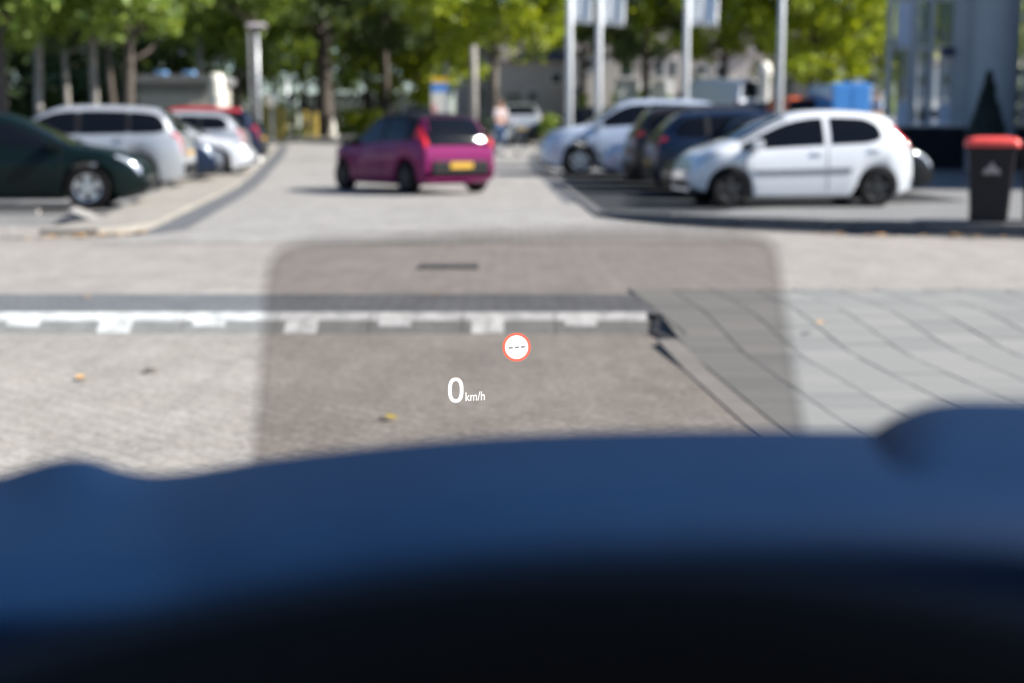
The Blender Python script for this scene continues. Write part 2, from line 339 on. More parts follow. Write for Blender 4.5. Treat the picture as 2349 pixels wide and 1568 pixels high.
def kerb_run(parent, path, m, top, w=0.14, bot=-0.05, gap=0.012, step=0.9):
    P = [Vector((p[0], p[1], 0)) for p in path]; seg = []
    for a, b in zip(P, P[1:]):
        n = max(1, round((b - a).length / step))
        for i in range(n): seg.append((a.lerp(b, i / n), a.lerp(b, (i + 1) / n)))
    for a, b in seg:
        d = (b - a).normalized(); n = Vector((-d.y, d.x, 0)); a2 = a + d * gap / 2; b2 = b - d * gap / 2
        za, zb = top(a.x, a.y), top(b.x, b.y); ga, gb = gz(a.y) + bot, gz(b.y) + bot
        q = [a2 - n * w / 2, b2 - n * w / 2, b2 + n * w / 2, a2 + n * w / 2]
        MB().add([(q[0].x, q[0].y, ga), (q[1].x, q[1].y, gb), (q[2].x, q[2].y, gb), (q[3].x, q[3].y, ga), (q[0].x, q[0].y, za), (q[1].x, q[1].y, zb), (q[2].x, q[2].y, zb), (q[3].x, q[3].y, za)],
                 [(0, 3, 2, 1), (4, 5, 6, 7), (0, 1, 5, 4), (1, 2, 6, 5), (2, 3, 7, 6), (3, 0, 4, 7)]).build('kerb_stone', m, parent)
kerb_run(kerb_r, KR, 'kerbdark', lambda x, y: pz(x, y) + 0.012)
kerb_run(kerb_r, [(1.22, 19.5), (1.15, 25), (1.05, 31), (0.78, 39), (0.9, 48)], 'kerbdark', lambda x, y: gz(y) + 0.03, step=1.6)
sheet('gutter_right', [(y, interp(RIGHT_EDGE, y) - 0.32, interp(RIGHT_EDGE, y) - 0.07) for y in YS if 21 < y < 50], 'gutter', zoff=0.0)
vs = [(p[0] - 0.02, p[1] - 0.09, 0.0) for p in KR] + [(p[0] - 0.10, p[1] - 0.27, 0.0) for p in KR]
struct(MB().add(vs, [(i, i + 1, len(KR) + i + 1, len(KR) + i) for i in range(len(KR) - 1)]).build('gutter_front', 'gutter'))
# left corner: low kerb stones and the wedge-shaped end stone
kerb_l = empty('kerb_left'); kerb_l['kind'] = 'structure'
kerb_run(kerb_l, [(-14, 20.2), (-6.7, 20.2)], 'kerb', lambda x, y: 0.05, step=1.0)
kerb_run(kerb_l, [(-9, 14.6), (-5.3, 15.35), (-4.35, 15.75)], 'kerb', lambda x, y: 0.02, step=0.8)
a = onz(157, 519); b = onz(242, 520)
MB().add([(a.x, a.y, -0.02), (b.x + 0.1, b.y, -0.02), (a.x, a.y, 0.19), (a.x - 0.6, 19.6, -0.02), (b.x - 0.75, 19.6, -0.02), (a.x - 0.6, 19.6, 0.12)],
         [(0, 1, 2), (3, 5, 4), (0, 2, 5, 3), (1, 4, 5, 2), (0, 3, 4, 1)]).build('kerb_stone', 'kerb', kerb_l)

# ramp of the raised street: sloped stones, white edge stones, white blocks
ramp = empty('street_ramp'); ramp['kind'] = 'structure'
RY0, RY1 = 8.66, 8.86
def rz_(t): return lerp(NEAR_Z, 0.0, t)
def ramp_piece(name, x0, x1, t0, t1, m, lift=0.0):
    ya, yb = lerp(RY0, RY1, t0), lerp(RY0, RY1, t1); za, zb = rz_(t0) + lift, rz_(t1) + lift
    MB().add([(x0, ya, za - 0.08), (x1, ya, za - 0.08), (x1, yb, zb - 0.08), (x0, yb, zb - 0.08), (x0, ya, za), (x1, ya, za), (x1, yb, zb), (x0, yb, zb)],
             [(0, 3, 2, 1), (4, 5, 6, 7), (0, 1, 5, 4), (1, 2, 6, 5), (2, 3, 7, 6), (3, 0, 4, 7)]).build(name, m, ramp)
x = 0.845
random.seed(3)
while x > -5.0:
    ramp_piece('ramp_stone', x - 0.572, x, 0.0, 1.0, 'ramp'); ramp_piece('white_edge_stone', x - 0.574, x - 0.003, 0.60 + random.uniform(-0.015, 0.015), 1.0, 'whitepaint', 0.006)
    x -= 0.578
bx = xat(685, 8.8); 
for k in range(-5, 5):
    c = bx + k * 0.577 - 0.0
    deep = (k % 2 == 0)
    if c > 0.80: continue
    for s in (-1, 1): ramp_piece('white_block', c + s * 0.051 - 0.0495, c + s * 0.051 + 0.0495, 0.0 if deep else 0.34, 0.595, 'whitepaint', 0.005 + random.uniform(0, 0.002))
MB().add([(0.852, 8.62, -0.14), (0.96, 8.22, -0.14), (1.03, 8.3, -0.14), (0.95, 8.93, -0.14), (0.852, 8.68, -0.085), (0.945, 8.22, -0.08), (1.03, 8.3, -0.05), (0.93, 8.93, 0.0)],
         [(0, 1, 5, 4), (1, 2, 6, 5), (2, 3, 7, 6), (3, 0, 4, 7), (4, 5, 6, 7)]).build('end_stone', 'kerbdark', ramp)
# grey paving tiles on the right, laid in rows away from the camera, and the kerb beside them
def tz(y): return lerp(NEAR_Z + 0.008, 0.0, sstep(7.6, 9.2, y))
TYS = [2.5, 4, 6, 7.4, 7.8, 8.2, 8.6, 9.0, 9.4, 10.31]
KS = 0.061
tiled = sheet('tiled_footway', [(y, .965 + (8.2 - y) * KS, 9) for y in TYS], 'joint', zf=lambda x, y: tz(y) - .014)
random.seed(11)
tile_mesh = {}
for m in ('tile', 'tile2', 'tile3'):
    me = MB().box((0, 0, -0.02), (0.2895, 0.2965, 0.04)).mesh(); me.materials.append(M[m]); tile_mesh[m] = me
for i in range(0, 14):
    off = (i % 2) * 0.15
    for k in range(0, 18):
        y = 10.15 - off - k * 0.2985; x = .976 + .145 + i * 0.2985 + (8.2 - y) * KS
        if y < 5.0 or x > (y * .40 + .35): continue
        m = random.choice(('tile', 'tile', 'tile', 'tile2', 'tile3')); sl = math.atan2(tz(y + .1) - tz(y - .1), .2)
        link('paving_tile', tile_mesh[m], None, tiled, (x, y, tz(y) + random.uniform(-0.002, 0.001)), (sl, random.uniform(-0.003, 0.003), math.atan(KS)))
kerb_n = empty('kerb_near'); kerb_n['kind'] = 'structure'
kerb_run(kerb_n, [(1.125, 4.6), (1.015, 6.4), (0.905, 8.2)], 'kerb', lambda x, y: tz(y) - .002, w=0.12, bot=-0.15, step=0.9, gap=0.006)
# long drain slot cover in the cross street
d0, d1 = onz(962, 611), onz(1097, 611)
tag(MB().box(((d0.x + d1.x) / 2, d0.y, -0.004), (d1.x - d0.x, 0.28, 0.03)).build('drain_cover', 'kerbdark'), 'dark flat drain cover set in the beige cross street', 'drain cover')

# ------------------------------------------------------------------ cars
PROF = {
 'mini': dict(L=3.45, W=1.63, top=[(-1.725, .40), (-1.72, .66), (-1.69, .88), (-1.63, 1.03), (-1.51, 1.23), (-1.38, 1.36), (-1.15, 1.43), (-.65, 1.465), (-.15, 1.455), (.25, 1.38), (.62, 1.22), (.95, 1.04), (1.2, .955), (1.42, .865), (1.6, .74), (1.70, .58), (1.725, .40)],
              belt=[(-1.725, .97), (0, .885), (1.725, .82)], wx=(-1.15, 1.15), wr=.285, ws=(1.0, .24), rw=(-1.693, -1.37), side=[(-1.20, -.40), (-.30, .98)]),
 'hatch': dict(L=4.25, W=1.78, top=[(-2.125, .45), (-2.115, .68), (-2.07, .92), (-1.95, 1.12), (-1.75, 1.33), (-1.55, 1.43), (-1.1, 1.48), (-.4, 1.49), (.1, 1.45), (.45, 1.32), (.85, 1.10), (1.1, .98), (1.5, .91), (1.85, .81), (2.03, .68), (2.11, .55), (2.125, .42)],
              belt=[(-2.125, .98), (0, .94), (2.125, .84)], wx=(-1.32, 1.30), wr=.32, ws=(1.08, .40), rw=(-2.0, -1.6), side=[(-1.75, -1.2), (-1.12, -.32), (-.22, .98)]),
 'suv': dict(L=4.45, W=1.84, top=[(-2.225, .52), (-2.215, .78), (-2.17, 1.02), (-2.05, 1.24), (-1.88, 1.50), (-1.7, 1.60), (-1.2, 1.655), (-.4, 1.67), (.15, 1.635), (.5, 1.50), (.95, 1.22), (1.18, 1.10), (1.6, 1.045), (1.95, .95), (2.13, .80), (2.21, .64), (2.225, .5)],
              belt=[(-2.225, 1.10), (0, 1.05), (2.225, .97)], wx=(-1.36, 1.36), wr=.345, ws=(1.14, .45), rw=(-2.12, -1.76), side=[(-1.9, -1.25), (-1.17, -.30), (-.2, 1.0)]),
 'estate': dict(L=4.6, W=1.8, top=[(-2.3, .45), (-2.29, .70), (-2.24, .92), (-2.1, 1.15), (-1.9, 1.37), (-1.7, 1.45), (-1.1, 1.485), (-.3, 1.49), (.2, 1.45), (.6, 1.30), (1.0, 1.08), (1.2, .98), (1.65, .91), (2.0, .81), (2.2, .66), (2.29, .52), (2.3, .42)],
              belt=[(-2.3, 1.0), (0, .95), (2.3, .85)], wx=(-1.38, 1.36), wr=.325, ws=(1.18, .52), rw=(-2.18, -1.76), side=[(-1.9, -1.25), (-1.17, -.25), (-.15, 1.05)]),
 'van': dict(L=4.9, W=1.92, top=[(-2.45, .55), (-2.445, .9), (-2.43, 1.4), (-2.38, 1.85), (-2.3, 2.05), (-1.9, 2.13), (-.5, 2.16), (.6, 2.13), (1.05, 1.98), (1.4, 1.66), (1.75, 1.32), (1.95, 1.16), (2.2, 1.05), (2.36, .88), (2.43, .68), (2.45, .5)],
              belt=[(-2.45, 1.30), (0, 1.24), (2.45, 1.05)], wx=(-1.5, 1.5), wr=.34, ws=(1.92, 1.1), rw=(-2.425, -2.34), side=[(.55, 1.65)]),
}
class CarShape:
    def __init__(s, kind, hs=1.0):
        p = PROF[kind]; s.p = p; s.L = p['L']; s.W = p['W']; s.hs = hs
        P = [Vector((a, b * hs)) for a, b in p['top']]; out = []
        for i in range(len(P) - 1):
            p0, p1, p2, p3 = P[max(i - 1, 0)], P[i], P[i + 1], P[min(i + 2, len(P) - 1)]
            for k in range(6):
                t = k / 6; m1 = (p2 - p0) / 2 * 0.8; m2 = (p3 - p1) / 2 * 0.8
                h = p1 * (2 * t ** 3 - 3 * t ** 2 + 1) + m1 * (t ** 3 - 2 * t ** 2 + t) + p2 * (-2 * t ** 3 + 3 * t ** 2) + m2 * (t ** 3 - t ** 2)
                if out and h.x <= out[-1].x + 1e-4: h.x = out[-1].x + 1e-4
                out.append(h)
        out.append(P[-1]); s.px = np.array([q.x for q in out]); s.pz = np.array([q.y for q in out])
    def top(s, x): return float(np.interp(x, s.px, s.pz))
    def belt(s, x):
        b = s.p['belt']; return float(np.interp(x, [q[0] for q in b], [q[1] for q in b])) * s.hs
    def sec(s, x):
        top = s.top(x); belt = min(s.belt(x), top - 0.035); h = s.L / 2
        e = max(0.0, (abs(x) - (h - 0.75)) / 0.75); hw = s.W / 2 * (1 - ((0.30 if s.L < 3.6 else 0.20) if x > 0 else 0.13) * e ** 2.4)
        zb = 0.145 + 0.10 * max(0.0, (abs(x) - (h - 0.45)) / 0.45) ** 2
        ar = -1.0
        for wx in s.p['wx']:
            R = s.p['wr'] + 0.055; d = abs(x - wx)
            if d < R: ar = max(ar, s.p['wr'] + math.sqrt(R * R - d * d))
        t = top - belt; ed = min(0.10, 0.45 * t); rwid = max(hw * 0.955 - 0.29 * t - 0.04, hw * 0.45)
        pts = [(0, zb), (hw * .86, zb), (hw * .955, zb + .04), (hw * .985, zb + .16), (hw, lerp(zb, belt, .58)), (hw * .99, belt - .07), (hw * .958, belt)]
        if ar > 0:
            q = []
            for i, (yy, zz) in enumerate(pts):
                q.append((yy, max(zz, ar + (0, 0, 0, .012, .03, .05, .07)[i])))
            pts = q
            if pts[6][1] > belt: pts[6] = (pts[6][0], belt); pts[5] = (pts[5][0], min(pts[5][1], belt - .01)); pts[4] = (pts[4][0], min(pts[4][1], belt - .02))
        a = Vector(pts[6]); b = Vector((rwid, top - ed))
        for f in (.33, .67, 1.0):
            m = a.lerp(b, f); m.x += 0.05 * t * math.sin(math.pi * f) ; pts.append((m.x, m.y))
        pts += [(rwid - .30 * min(.25, rwid), top - ed * .30), (rwid * .48, top - ed * .05), (0, top)]
        return pts
    def S(s, x, u, sd):
        q = s.sec(x); i = min(int(u), 11); f = u - i
        y = lerp(q[i][0], q[i + 1][0], f); z = lerp(q[i][1], q[i + 1][1], f); return Vector((x, y * sd, z))
    def body(s):
        xs = set(np.round(s.px, 4).tolist())
        for wx in s.p['wx']:
            R = s.p['wr'] + .055
            for k in range(-14, 15): xs.add(round(wx + R * math.sin(math.pi / 2 * k / 14) * 1.0001, 4))
        xs = sorted(q for q in xs if -s.L / 2 <= q <= s.L / 2); ys = [xs[0]]
        for q in xs[1:]:
            if q - ys[-1] > 0.003: ys.append(q)
        mb = MB(); vs = []; fs = []; n = 24
        for x in ys:
            q = s.sec(x); ring = [(x, a, b) for a, b in q] + [(x, -a, b) for a, b in q[-2:0:-1]]
            vs += ring
        for i in range(len(ys) - 1):
            for k in range(n): fs.append((i * n + k, i * n + (k + 1) % n, (i + 1) * n + (k + 1) % n, (i + 1) * n + k))
        fs += [tuple(range(n)), tuple(range(len(vs) - n, len(vs)))]
        return mb.add(vs, fs).mesh(angle=42)
    def patch(s, x0, x1, u0, u1, sd, nx=14, nu=7, off=.006, curve=None):
        vs = []; fs = []
        for i in range(nx):
            x = lerp(x0, x1, i / (nx - 1)); a, b = (u0, u1) if curve is None else curve(i / (nx - 1))
            for j in range(nu):
                u = lerp(a, b, j / (nu - 1)); p = s.S(x, u, sd); ex = 1e-3
                du = (s.S(x, min(u + .02, 12), sd) - s.S(x, max(u - .02, 0), sd)); dx = s.S(min(x + ex, s.L / 2), u, sd) - s.S(max(x - ex, -s.L / 2), u, sd)
                n = dx.cross(du); n = n.normalized() if n.length > 1e-12 else Vector((0, sd, 0))
                c = Vector((0, 0, .7)); 
                if n.dot(p - Vector((p.x * .8, 0, .7))) < 0: n = -n
                vs.append(p + n * off)
        for i in range(nx - 1):
            for j in range(nu - 1): fs.append((i * nu + j, i * nu + j + 1, (i + 1) * nu + j + 1, (i + 1) * nu + j))
        return MB().add(vs, fs)
    def screen(s, x0, x1, off=.006, w=.93, nx=12):
        """patch across the car: windscreen, rear window"""
        mb = MB(); vs = []; fs = []; us = [9.0 + (1 - w) * 6, 9.6, 10.2, 11.0, 12.0]; m = len(us) * 2 - 1
        for i in range(nx):
            x = lerp(x0, x1, i / (nx - 1)); row = [s.S(x, u, 1) for u in us] + [s.S(x, u, -1) for u in us[-2::-1]]
            z0 = s.top(x - .005); z1 = s.top(x + .005); n = Vector((-(z1 - z0), 0, .01)).normalized()
            vs += [p + n * off for p in row]
        for i in range(nx - 1):
            for j in range(m - 1): fs.append((i * m + j, i * m + j + 1, (i + 1) * m + j + 1, (i + 1) * m + j))
        return mb.add(vs, fs)
SHAPES = {}; WHEELS = {}
def wheel_meshes(r, style):
    k = (r, style)
    if k in WHEELS: return WHEELS[k]
    w = .105; t = MB().lathe([(r * .62, -w * .9), (r * .9, -w), (r * .985, -w * .75), (r, -w * .3), (r, w * .3), (r * .985, w * .75), (r * .9, w), (r * .62, w * .9), (r * .60, w * .5), (r * .60, -w * .5), (r * .62, -w * .9)], 32, axis='y').mesh(angle=35)
    rb = MB(); rb.lathe([(r * .66, w * .80), (r * .64, w * .95), (r * .58, w * .9), (r * .57, w * .2)], 32, axis='y')
    n = 5 if style == 'alloy' else 9
    for i in range(n):
        a = 2 * math.pi * i / n + .3; c, s_ = math.cos(a), math.sin(a); hw = r * (.115 if style == 'alloy' else .09)
        q = []
        for rr, ww in ((r * .08, hw), (r * .60, hw * 1.35)):
            for sg in (-1, 1):
                for yy in (w * .45, w * .88): q.append((rr * c - sg * ww * s_, yy, rr * s_ + sg * ww * c))
        rb.add(q, [(0, 1, 3, 2), (4, 6, 7, 5), (0, 4, 5, 1), (2, 3, 7, 6), (1, 5, 7, 3), (0, 2, 6, 4)])
    rb.lathe([(r * .17, w * .4), (r * .16, w * .95), (.0005, w * .98)], 16, axis='y')
    rm = rb.mesh(angle=35)
    bk = MB().lathe([(r * .60, w * .18), (.0005, w * .18)], 24, axis='y').mesh(); 
    WHEELS[k] = (t, rm, bk); return WHEELS[k]
def car(name, kind, paintm, loc, head, label, cat='car', group=None, hs=1.0, scale=1.0, wheels='alloy', roofm=None, rimm='rim', detail=True, plate_rear=True, trim=False, tall_tail=False, discm='black', lowm=None, mirrorm=None, black_top=False):
    key = (kind, hs)
    if key not in SHAPES: SHAPES[key] = CarShape(kind, hs)
    s = SHAPES[key]; p = s.p; h = s.L / 2
    root = empty(name, loc, math.radians(head), label, cat, group); root.scale = (scale,) * 3
    if not hasattr(s, 'me'): s.me = s.body()
    me = s.me.copy(); me.materials.clear(); link('body', me, paintm, root)
    nm = dict(smooth=True)
    for wi, (a, b) in enumerate(p['side']):
        def rnd_(f, w=wi):
            if w == 0 and kind != 'van': q = min(1.0, f / .42); k = math.sqrt(max(0.0, 1 - (1 - q) ** 2)); return (lerp(6.85, 6.2, k), lerp(7.35, 8.85, k))
            return (6.2, 8.85)
        for sd in (1, -1): s.patch(a, b, 6.25, 8.75, sd, 20, 8, curve=rnd_).build('side_window', 'glass', root, **nm)
    for (a0, a1), (b0, b1) in zip(p['side'], p['side'][1:]):
        if kind != 'mini':
            for sd in (1, -1): s.patch(a1, b0, 6.3, 8.75, sd, 3, 8, .004).build('window_pillar', 'black', root, **nm)
    if black_top:
        for sd in (1, -1):
            s.patch(-1.44, .98, 6.15, 8.95, sd, 30, 8, .003).build('window_surround', 'black', root, **nm)
            s.patch(p['rw'][1] + .03, .30, 8.9, 12.0, sd, 24, 10, .007).build('roof_panel', 'black', root, **nm)
    if detail:
        for xq in (p['side'][-1][1] - .05, p['side'][-1][0] - .05):
            for sd in (1, -1): s.patch(xq, xq + .012, 2.6, 6.2, sd, 2, 10, .003).build('door_seam', 'black', root, **nm)
    s.screen(p['ws'][0], p['ws'][1]).build('windscreen', 'glass', root, **nm)
    s.screen(p['rw'][0], p['rw'][1], w=.95).build('rear_window', 'glass', root, **nm)
    t, rm, bk = wheel_meshes(p['wr'], wheels)
    for wx in p['wx']:
        for sd in (1, -1):
            o = link('wheel', t, 'tyre', root, (wx, sd * (s.W / 2 - .115), p['wr']), (0, 0, 0 if sd > 0 else math.pi))
            r_ = bpy.data.objects.new('rim', rm); COL.objects.link(r_); r_.parent = o
            if not rm.materials: rm.materials.append(M[rimm])
            r_.material_slots[0].link = 'OBJECT'; r_.material_slots[0].material = M[rimm]
            d_ = bpy.data.objects.new('wheel_disc', bk); COL.objects.link(d_); d_.parent = o
            if not bk.materials: bk.materials.append(M['black'])
            d_.material_slots[0].link = 'OBJECT'; d_.material_slots[0].material = M[discm]
    for sd in (1, -1):
        s.patch(h - .42, h - .075, 5.0, 6.6, sd, 10, 6, curve=lambda f: (lerp(5.75, 4.75, f), lerp(6.9, 6.7, f))).build('headlight', 'lamp', root, **nm)
        if tall_tail: s.patch(-h + .035, -h + .34, 5, 8, sd, 12, 9, .012, curve=lambda f: (lerp(5.2, 6.7, f), lerp(9.2, 8.7, f))).build('tail_light', 'tail', root, **nm)
        else: s.patch(-h + .012, -h + .20, 5, 6.5, sd, 10, 6, curve=lambda f: (lerp(5.0, 5.5, f), lerp(6.6, 6.2, f))).build('tail_light', 'tail', root, **nm)
        mx = p['ws'][0] - .22; mz = s.belt(mx) + .07; my = s.W / 2 + .07
        o = MB().add([(mx + .07, sd * (my - .13), mz - .04), (mx + .09, sd * (my + .06), mz - .06), (mx + .09, sd * (my + .07), mz + .07), (mx + .07, sd * (my - .10), mz + .08),
                      (mx - .06, sd * (my - .13), mz - .05), (mx - .08, sd * (my + .07), mz - .07), (mx - .08, sd * (my + .08), mz + .08), (mx - .06, sd * (my - .10), mz + .09)],
                     [(0, 1, 2, 3), (7, 6, 5, 4), (0, 4, 5, 1), (1, 5, 6, 2), (2, 6, 7, 3), (3, 7, 4, 0)]).build('door_mirror', mirrorm or ('black' if not detail else paintm), root); bevel(o, .02)
    # dark lower bumpers, sills, plates
    s.patch(h - .30, h - .004, 1.2, 2.3, 1, 8, 5, .008).build('front_bumper_trim', 'black', root, **nm); s.patch(h - .30, h - .004, 1.2, 2.3, -1, 8, 5, .008).build('front_bumper_trim', 'black', root, **nm)
    o = MB().box((h + .004, 0, .34), (.02, s.W * .45, .10)).build('grille', 'black', root); bevel(o, .008)
    zr = .56 if kind in ('mini', 'hatch', 'estate') else .72
    xr = float(np.interp(zr * hs, s.pz[:20], s.px[:20]))
    if detail:
        o = MB().box((-h - .012, 0, .40 if kind != 'mini' else .46), (.05, s.W * .72, .24)).build('rear_bumper_trim', 'black', root); bevel(o, .02)
        for a, b in p['side'][-2:]:
            for sd in (1, -1):
                q = s.S(a + .12, 5.2, sd); o = MB().box((q.x, q.y + sd * .015, q.z - .02), (.17, .03, .03)).build('door_handle', paintm, root); bevel(o, .008)
    MB().box((xr - (.03 if kind != 'mini' else .045), 0, (zr if kind != 'mini' else .50)), (.016, .46, .10)).build('number_plate', 'plate', root)
    if roofm:
        for sd in (1,):
            s.screen(p['ws'][1] - .03, p['rw'][1] + .03, .008, w=1.0, nx=16).build('roof', roofm, root, **nm)
    if trim:
        for sd in (1, -1): s.patch(-.72, .86, 3.72, 4.0, sd, 12, 3, .010).build('side_strip', 'trim', root, **nm)
    if lowm:
        for sd in (1, -1): s.patch(-.78, .76, 1.6, 3.0, sd, 12, 4, .010).build('sill_trim', lowm, root, **nm)
    return root
def cz(Y): return gz(Y) + 0.003

purple = car('small_car', 'mini', 'purple', (-1.98, 27.7, cz(27.7)), 125, 'small magenta hatchback with black roof driving away in the middle of the street', rimm='rimdark', tall_tail=True, scale=1.05, hs=.97, mirrorm='black', black_top=True)
o = MB().lathe([(.0005, 0), (.055, 0), (.055, .012), (.0005, .014)], 20).build('pale_disc', 'print', purple, loc=(-1.66, .06, .90), rot=(0, math.radians(-70), 0))  # small pale disc at the rear window
peug = car('small_car', 'mini', 'white', (4.30, 22.3, pz(4, 22.3) + .004), 188, 'white small hatchback parked side-on at the front of the right row', rimm='rimdark', tall_tail=True, trim=True, scale=1.0)
def rcar(kind, paintm, xpix, Y, head, label, **k):
    """parked right of the street: xpix is its street-side end"""
    s = PROF[kind]['L'] / 2 * k.get('scale', 1.0); return car('parked_car', kind, paintm, (xat(xpix, Y) + s, Y, pz(5, Y) + .004), head, label, group='cars parked on the right of the street', **k)
def lcar(kind, paintm, xpix, Y, head, label, **k):
    s = PROF[kind]['L'] / 2 * k.get('scale', 1.0); return car('parked_car', kind, paintm, (xat(xpix, Y) - s, Y, cz(Y)), head, label, group='cars parked on the left of the street', **k)
peug['group'] = 'cars parked on the right of the street'
rcar('hatch', 'blackp', 1530, 25.0, 184, 'black hatchback, nose to the street, parked just behind the white small hatchback', rimm='rimdark', scale=.9)
rcar('hatch', 'navy', 1488, 27.2, 3, 'dark blue hatchback showing a red tail light, third from the front in the right row', hs=1.04)
rcar('suv', 'brownp', 1440, 29.5, 2, 'brownish dark tall car backed to the street beside the pale blue one', hs=1.0)
rcar('hatch', 'paleblue', 1378, 32.0, 182, 'pale blue hatchback with its nose past the brownish tall car in the right row', hs=1.04)
rcar('suv', 'paleblue', 1236, 34.8, 184, 'pale silver-blue tall SUV at the far end of the right row', hs=1.05, scale=1.02)
car('parked_car', 'hatch', 'blackp', (5.55, 26.4, pz(8, 26.4)), 4, 'black car half hidden behind the tail of the white small hatchback', group='cars parked on the right of the street', rimm='rimdark', scale=.95)
lcar('hatch', 'greenblack', 338, 21.6, 7, 'dark green car with silver alloy wheels, nearest in the left row', hs=.96, scale=1.0)
lcar('suv', 'silver', 430, 28.4, 184, 'silver SUV showing its tail light, second in the left row', hs=.99, wheels='alloy', discm='brass')
lcar('hatch', 'navy', 500, 31.2, 5, 'navy blue car with its nose between the silver SUV and the white car', hs=1.02)
lcar('hatch', 'white', 580, 33.8, 4, 'bright white low car with its nose to the street in the left row', hs=.95, discm='brass')
lcar('estate', 'silver', 566, 36.8, 184, 'silver estate car behind the bright white low car, tail to the street', hs=1.0)
lcar('suv', 'navy', 603, 39.6, 182, 'navy car with a red roof behind the lamp post', roofm='redp', hs=.95)
# far cars
def fcar(kind, paintm, x, Y, head, label, **k): return car('far_car', kind, paintm, (xat(x, Y), Y, gz(Y) + .01), head, label, group='cars far behind the street', detail=False, **k)
fcar('hatch', 'silver', 950, 61, 100, 'grey car seen over the roof of the magenta hatchback')
fcar('hatch', 'silver', 1185, 60, 96, 'grey car facing away beyond the cyclist', hs=1.05)
fcar('hatch', 'blackp', 1330, 57, 176, 'black car behind the left flagpole and the pale silver-blue SUV')
fcar('van', 'white', 1628, 62, 128, 'white van far behind the right flagpole', hs=1.22)
fcar('estate', 'white', 1880, 58, 135, 'white car roof far behind the white small hatchback', hs=1.3)
bv = empty('box_van', (xat(1951, 50), 50, gz(50)), math.radians(4), 'bright blue box-bodied van rising behind the white small hatchback', 'van', 'cars far behind the street')
o = MB().box((0, 1.6, 1.72), (1.36, 3.2, 1.24)).build('cargo_box', 'bluep', bv); bevel(o, .04)
for sx in (-.335, .335): o = MB().box((sx, -.012, 1.70), (.60, .02, 1.12)).build('rear_door', 'bluep', bv); bevel(o, .008)
o = MB().box((0, 1.7, .70), (1.5, 3.6, .78)).build('chassis', 'blackp', bv); bevel(o, .06)
o = loft_box = MB().box((0, 4.0, 1.0), (1.5, 1.5, 1.3)).build('cab', 'bluep', bv); bevel(o, .2, 3)
for sx in (-.68, .68):
    for yy in (.8, 3.9): o = MB().lathe([(.18, -.1), (.3, -.1), (.32, -.07), (.32, .07), (.3, .1), (.18, .1)], 24, axis='y').build('wheel', 'tyre', bv, angle=40, loc=(sx, yy, .32), rot=(0, 0, math.pi / 2))
for sx in (-.66, .66): MB().box((sx, -.13, .86), (.12, .03, .22)).build('tail_light', 'tail', bv)
fcar('van', 'orangep', 1803, 54, 95, 'orange-red van roof left of the bright blue van', scale=.86)
fcar('hatch', 'silver', 2120, 60, 175, 'silver car seen through the glass of the grey building')
fcar('hatch', 'redp', 2205, 66, 175, 'red car seen through the glass of the grey building')
fcar('suv', 'navy', 1700, 56, 178, 'dark blue car far behind the right row, below the beige pillar')

# ------------------------------------------------------------------ vegetation
def leaf_mesh(clumps, per, size, seed, flat=0.0):
    """clumps: array (n,4) x,y,z,r ; many small four-sided leaves"""
    rg = np.random.default_rng(seed); n = len(clumps); N = n * per
    c = np.repeat(clumps[:, :3], per, 0); r = np.repeat(clumps[:, 3], per)
    d = rg.normal(size=(N, 3)); d /= np.linalg.norm(d, axis=1, keepdims=True); rad = r * rg.random(N) ** .45
    pos = c + d * rad[:, None] * np.array([1, 1, .8])
    nrm = rg.normal(size=(N, 3)) + d * .8 + np.array([0, 0, .7]); nrm /= np.linalg.norm(nrm, axis=1, keepdims=True)
    a = np.cross(nrm, rg.normal(size=(N, 3))); a /= np.linalg.norm(a, axis=1, keepdims=True); b = np.cross(nrm, a)
    s = size * (0.6 + .8 * rg.random(N))[:, None]
    q = np.stack([pos - a * s, pos + b * s * .55 , pos + a * s, pos - b * s * .55], 1).reshape(-1, 3)
    me = bpy.data.meshes.new('leaves'); me.vertices.add(4 * N); me.vertices.foreach_set('co', q.astype(np.float32).ravel())
    me.loops.add(4 * N); me.loops.foreach_set('vertex_index', np.arange(4 * N, dtype=np.int32)); me.polygons.add(N)
    me.polygons.foreach_set('loop_start', np.arange(0, 4 * N, 4, dtype=np.int32)); me.polygons.foreach_set('loop_total', np.full(N, 4, dtype=np.int32))
    me.update(); me.validate(); return me
def crown_clumps(c, rad, n, cr, seed, hollow=.55, floor=None):
    rg = np.random.default_rng(seed); out = []
    while len(out) < n:
        p = rg.uniform(-1, 1, 3); q = np.linalg.norm(p)
        if q > 1 or q < hollow * rg.random(): continue
        z = c[2] + p[2] * rad[2]
        if floor is not None and z < floor: continue
        out.append((c[0] + p[0] * rad[0], c[1] + p[1] * rad[1], z, cr * rg.uniform(.6, 1.35)))
    return np.array(out)
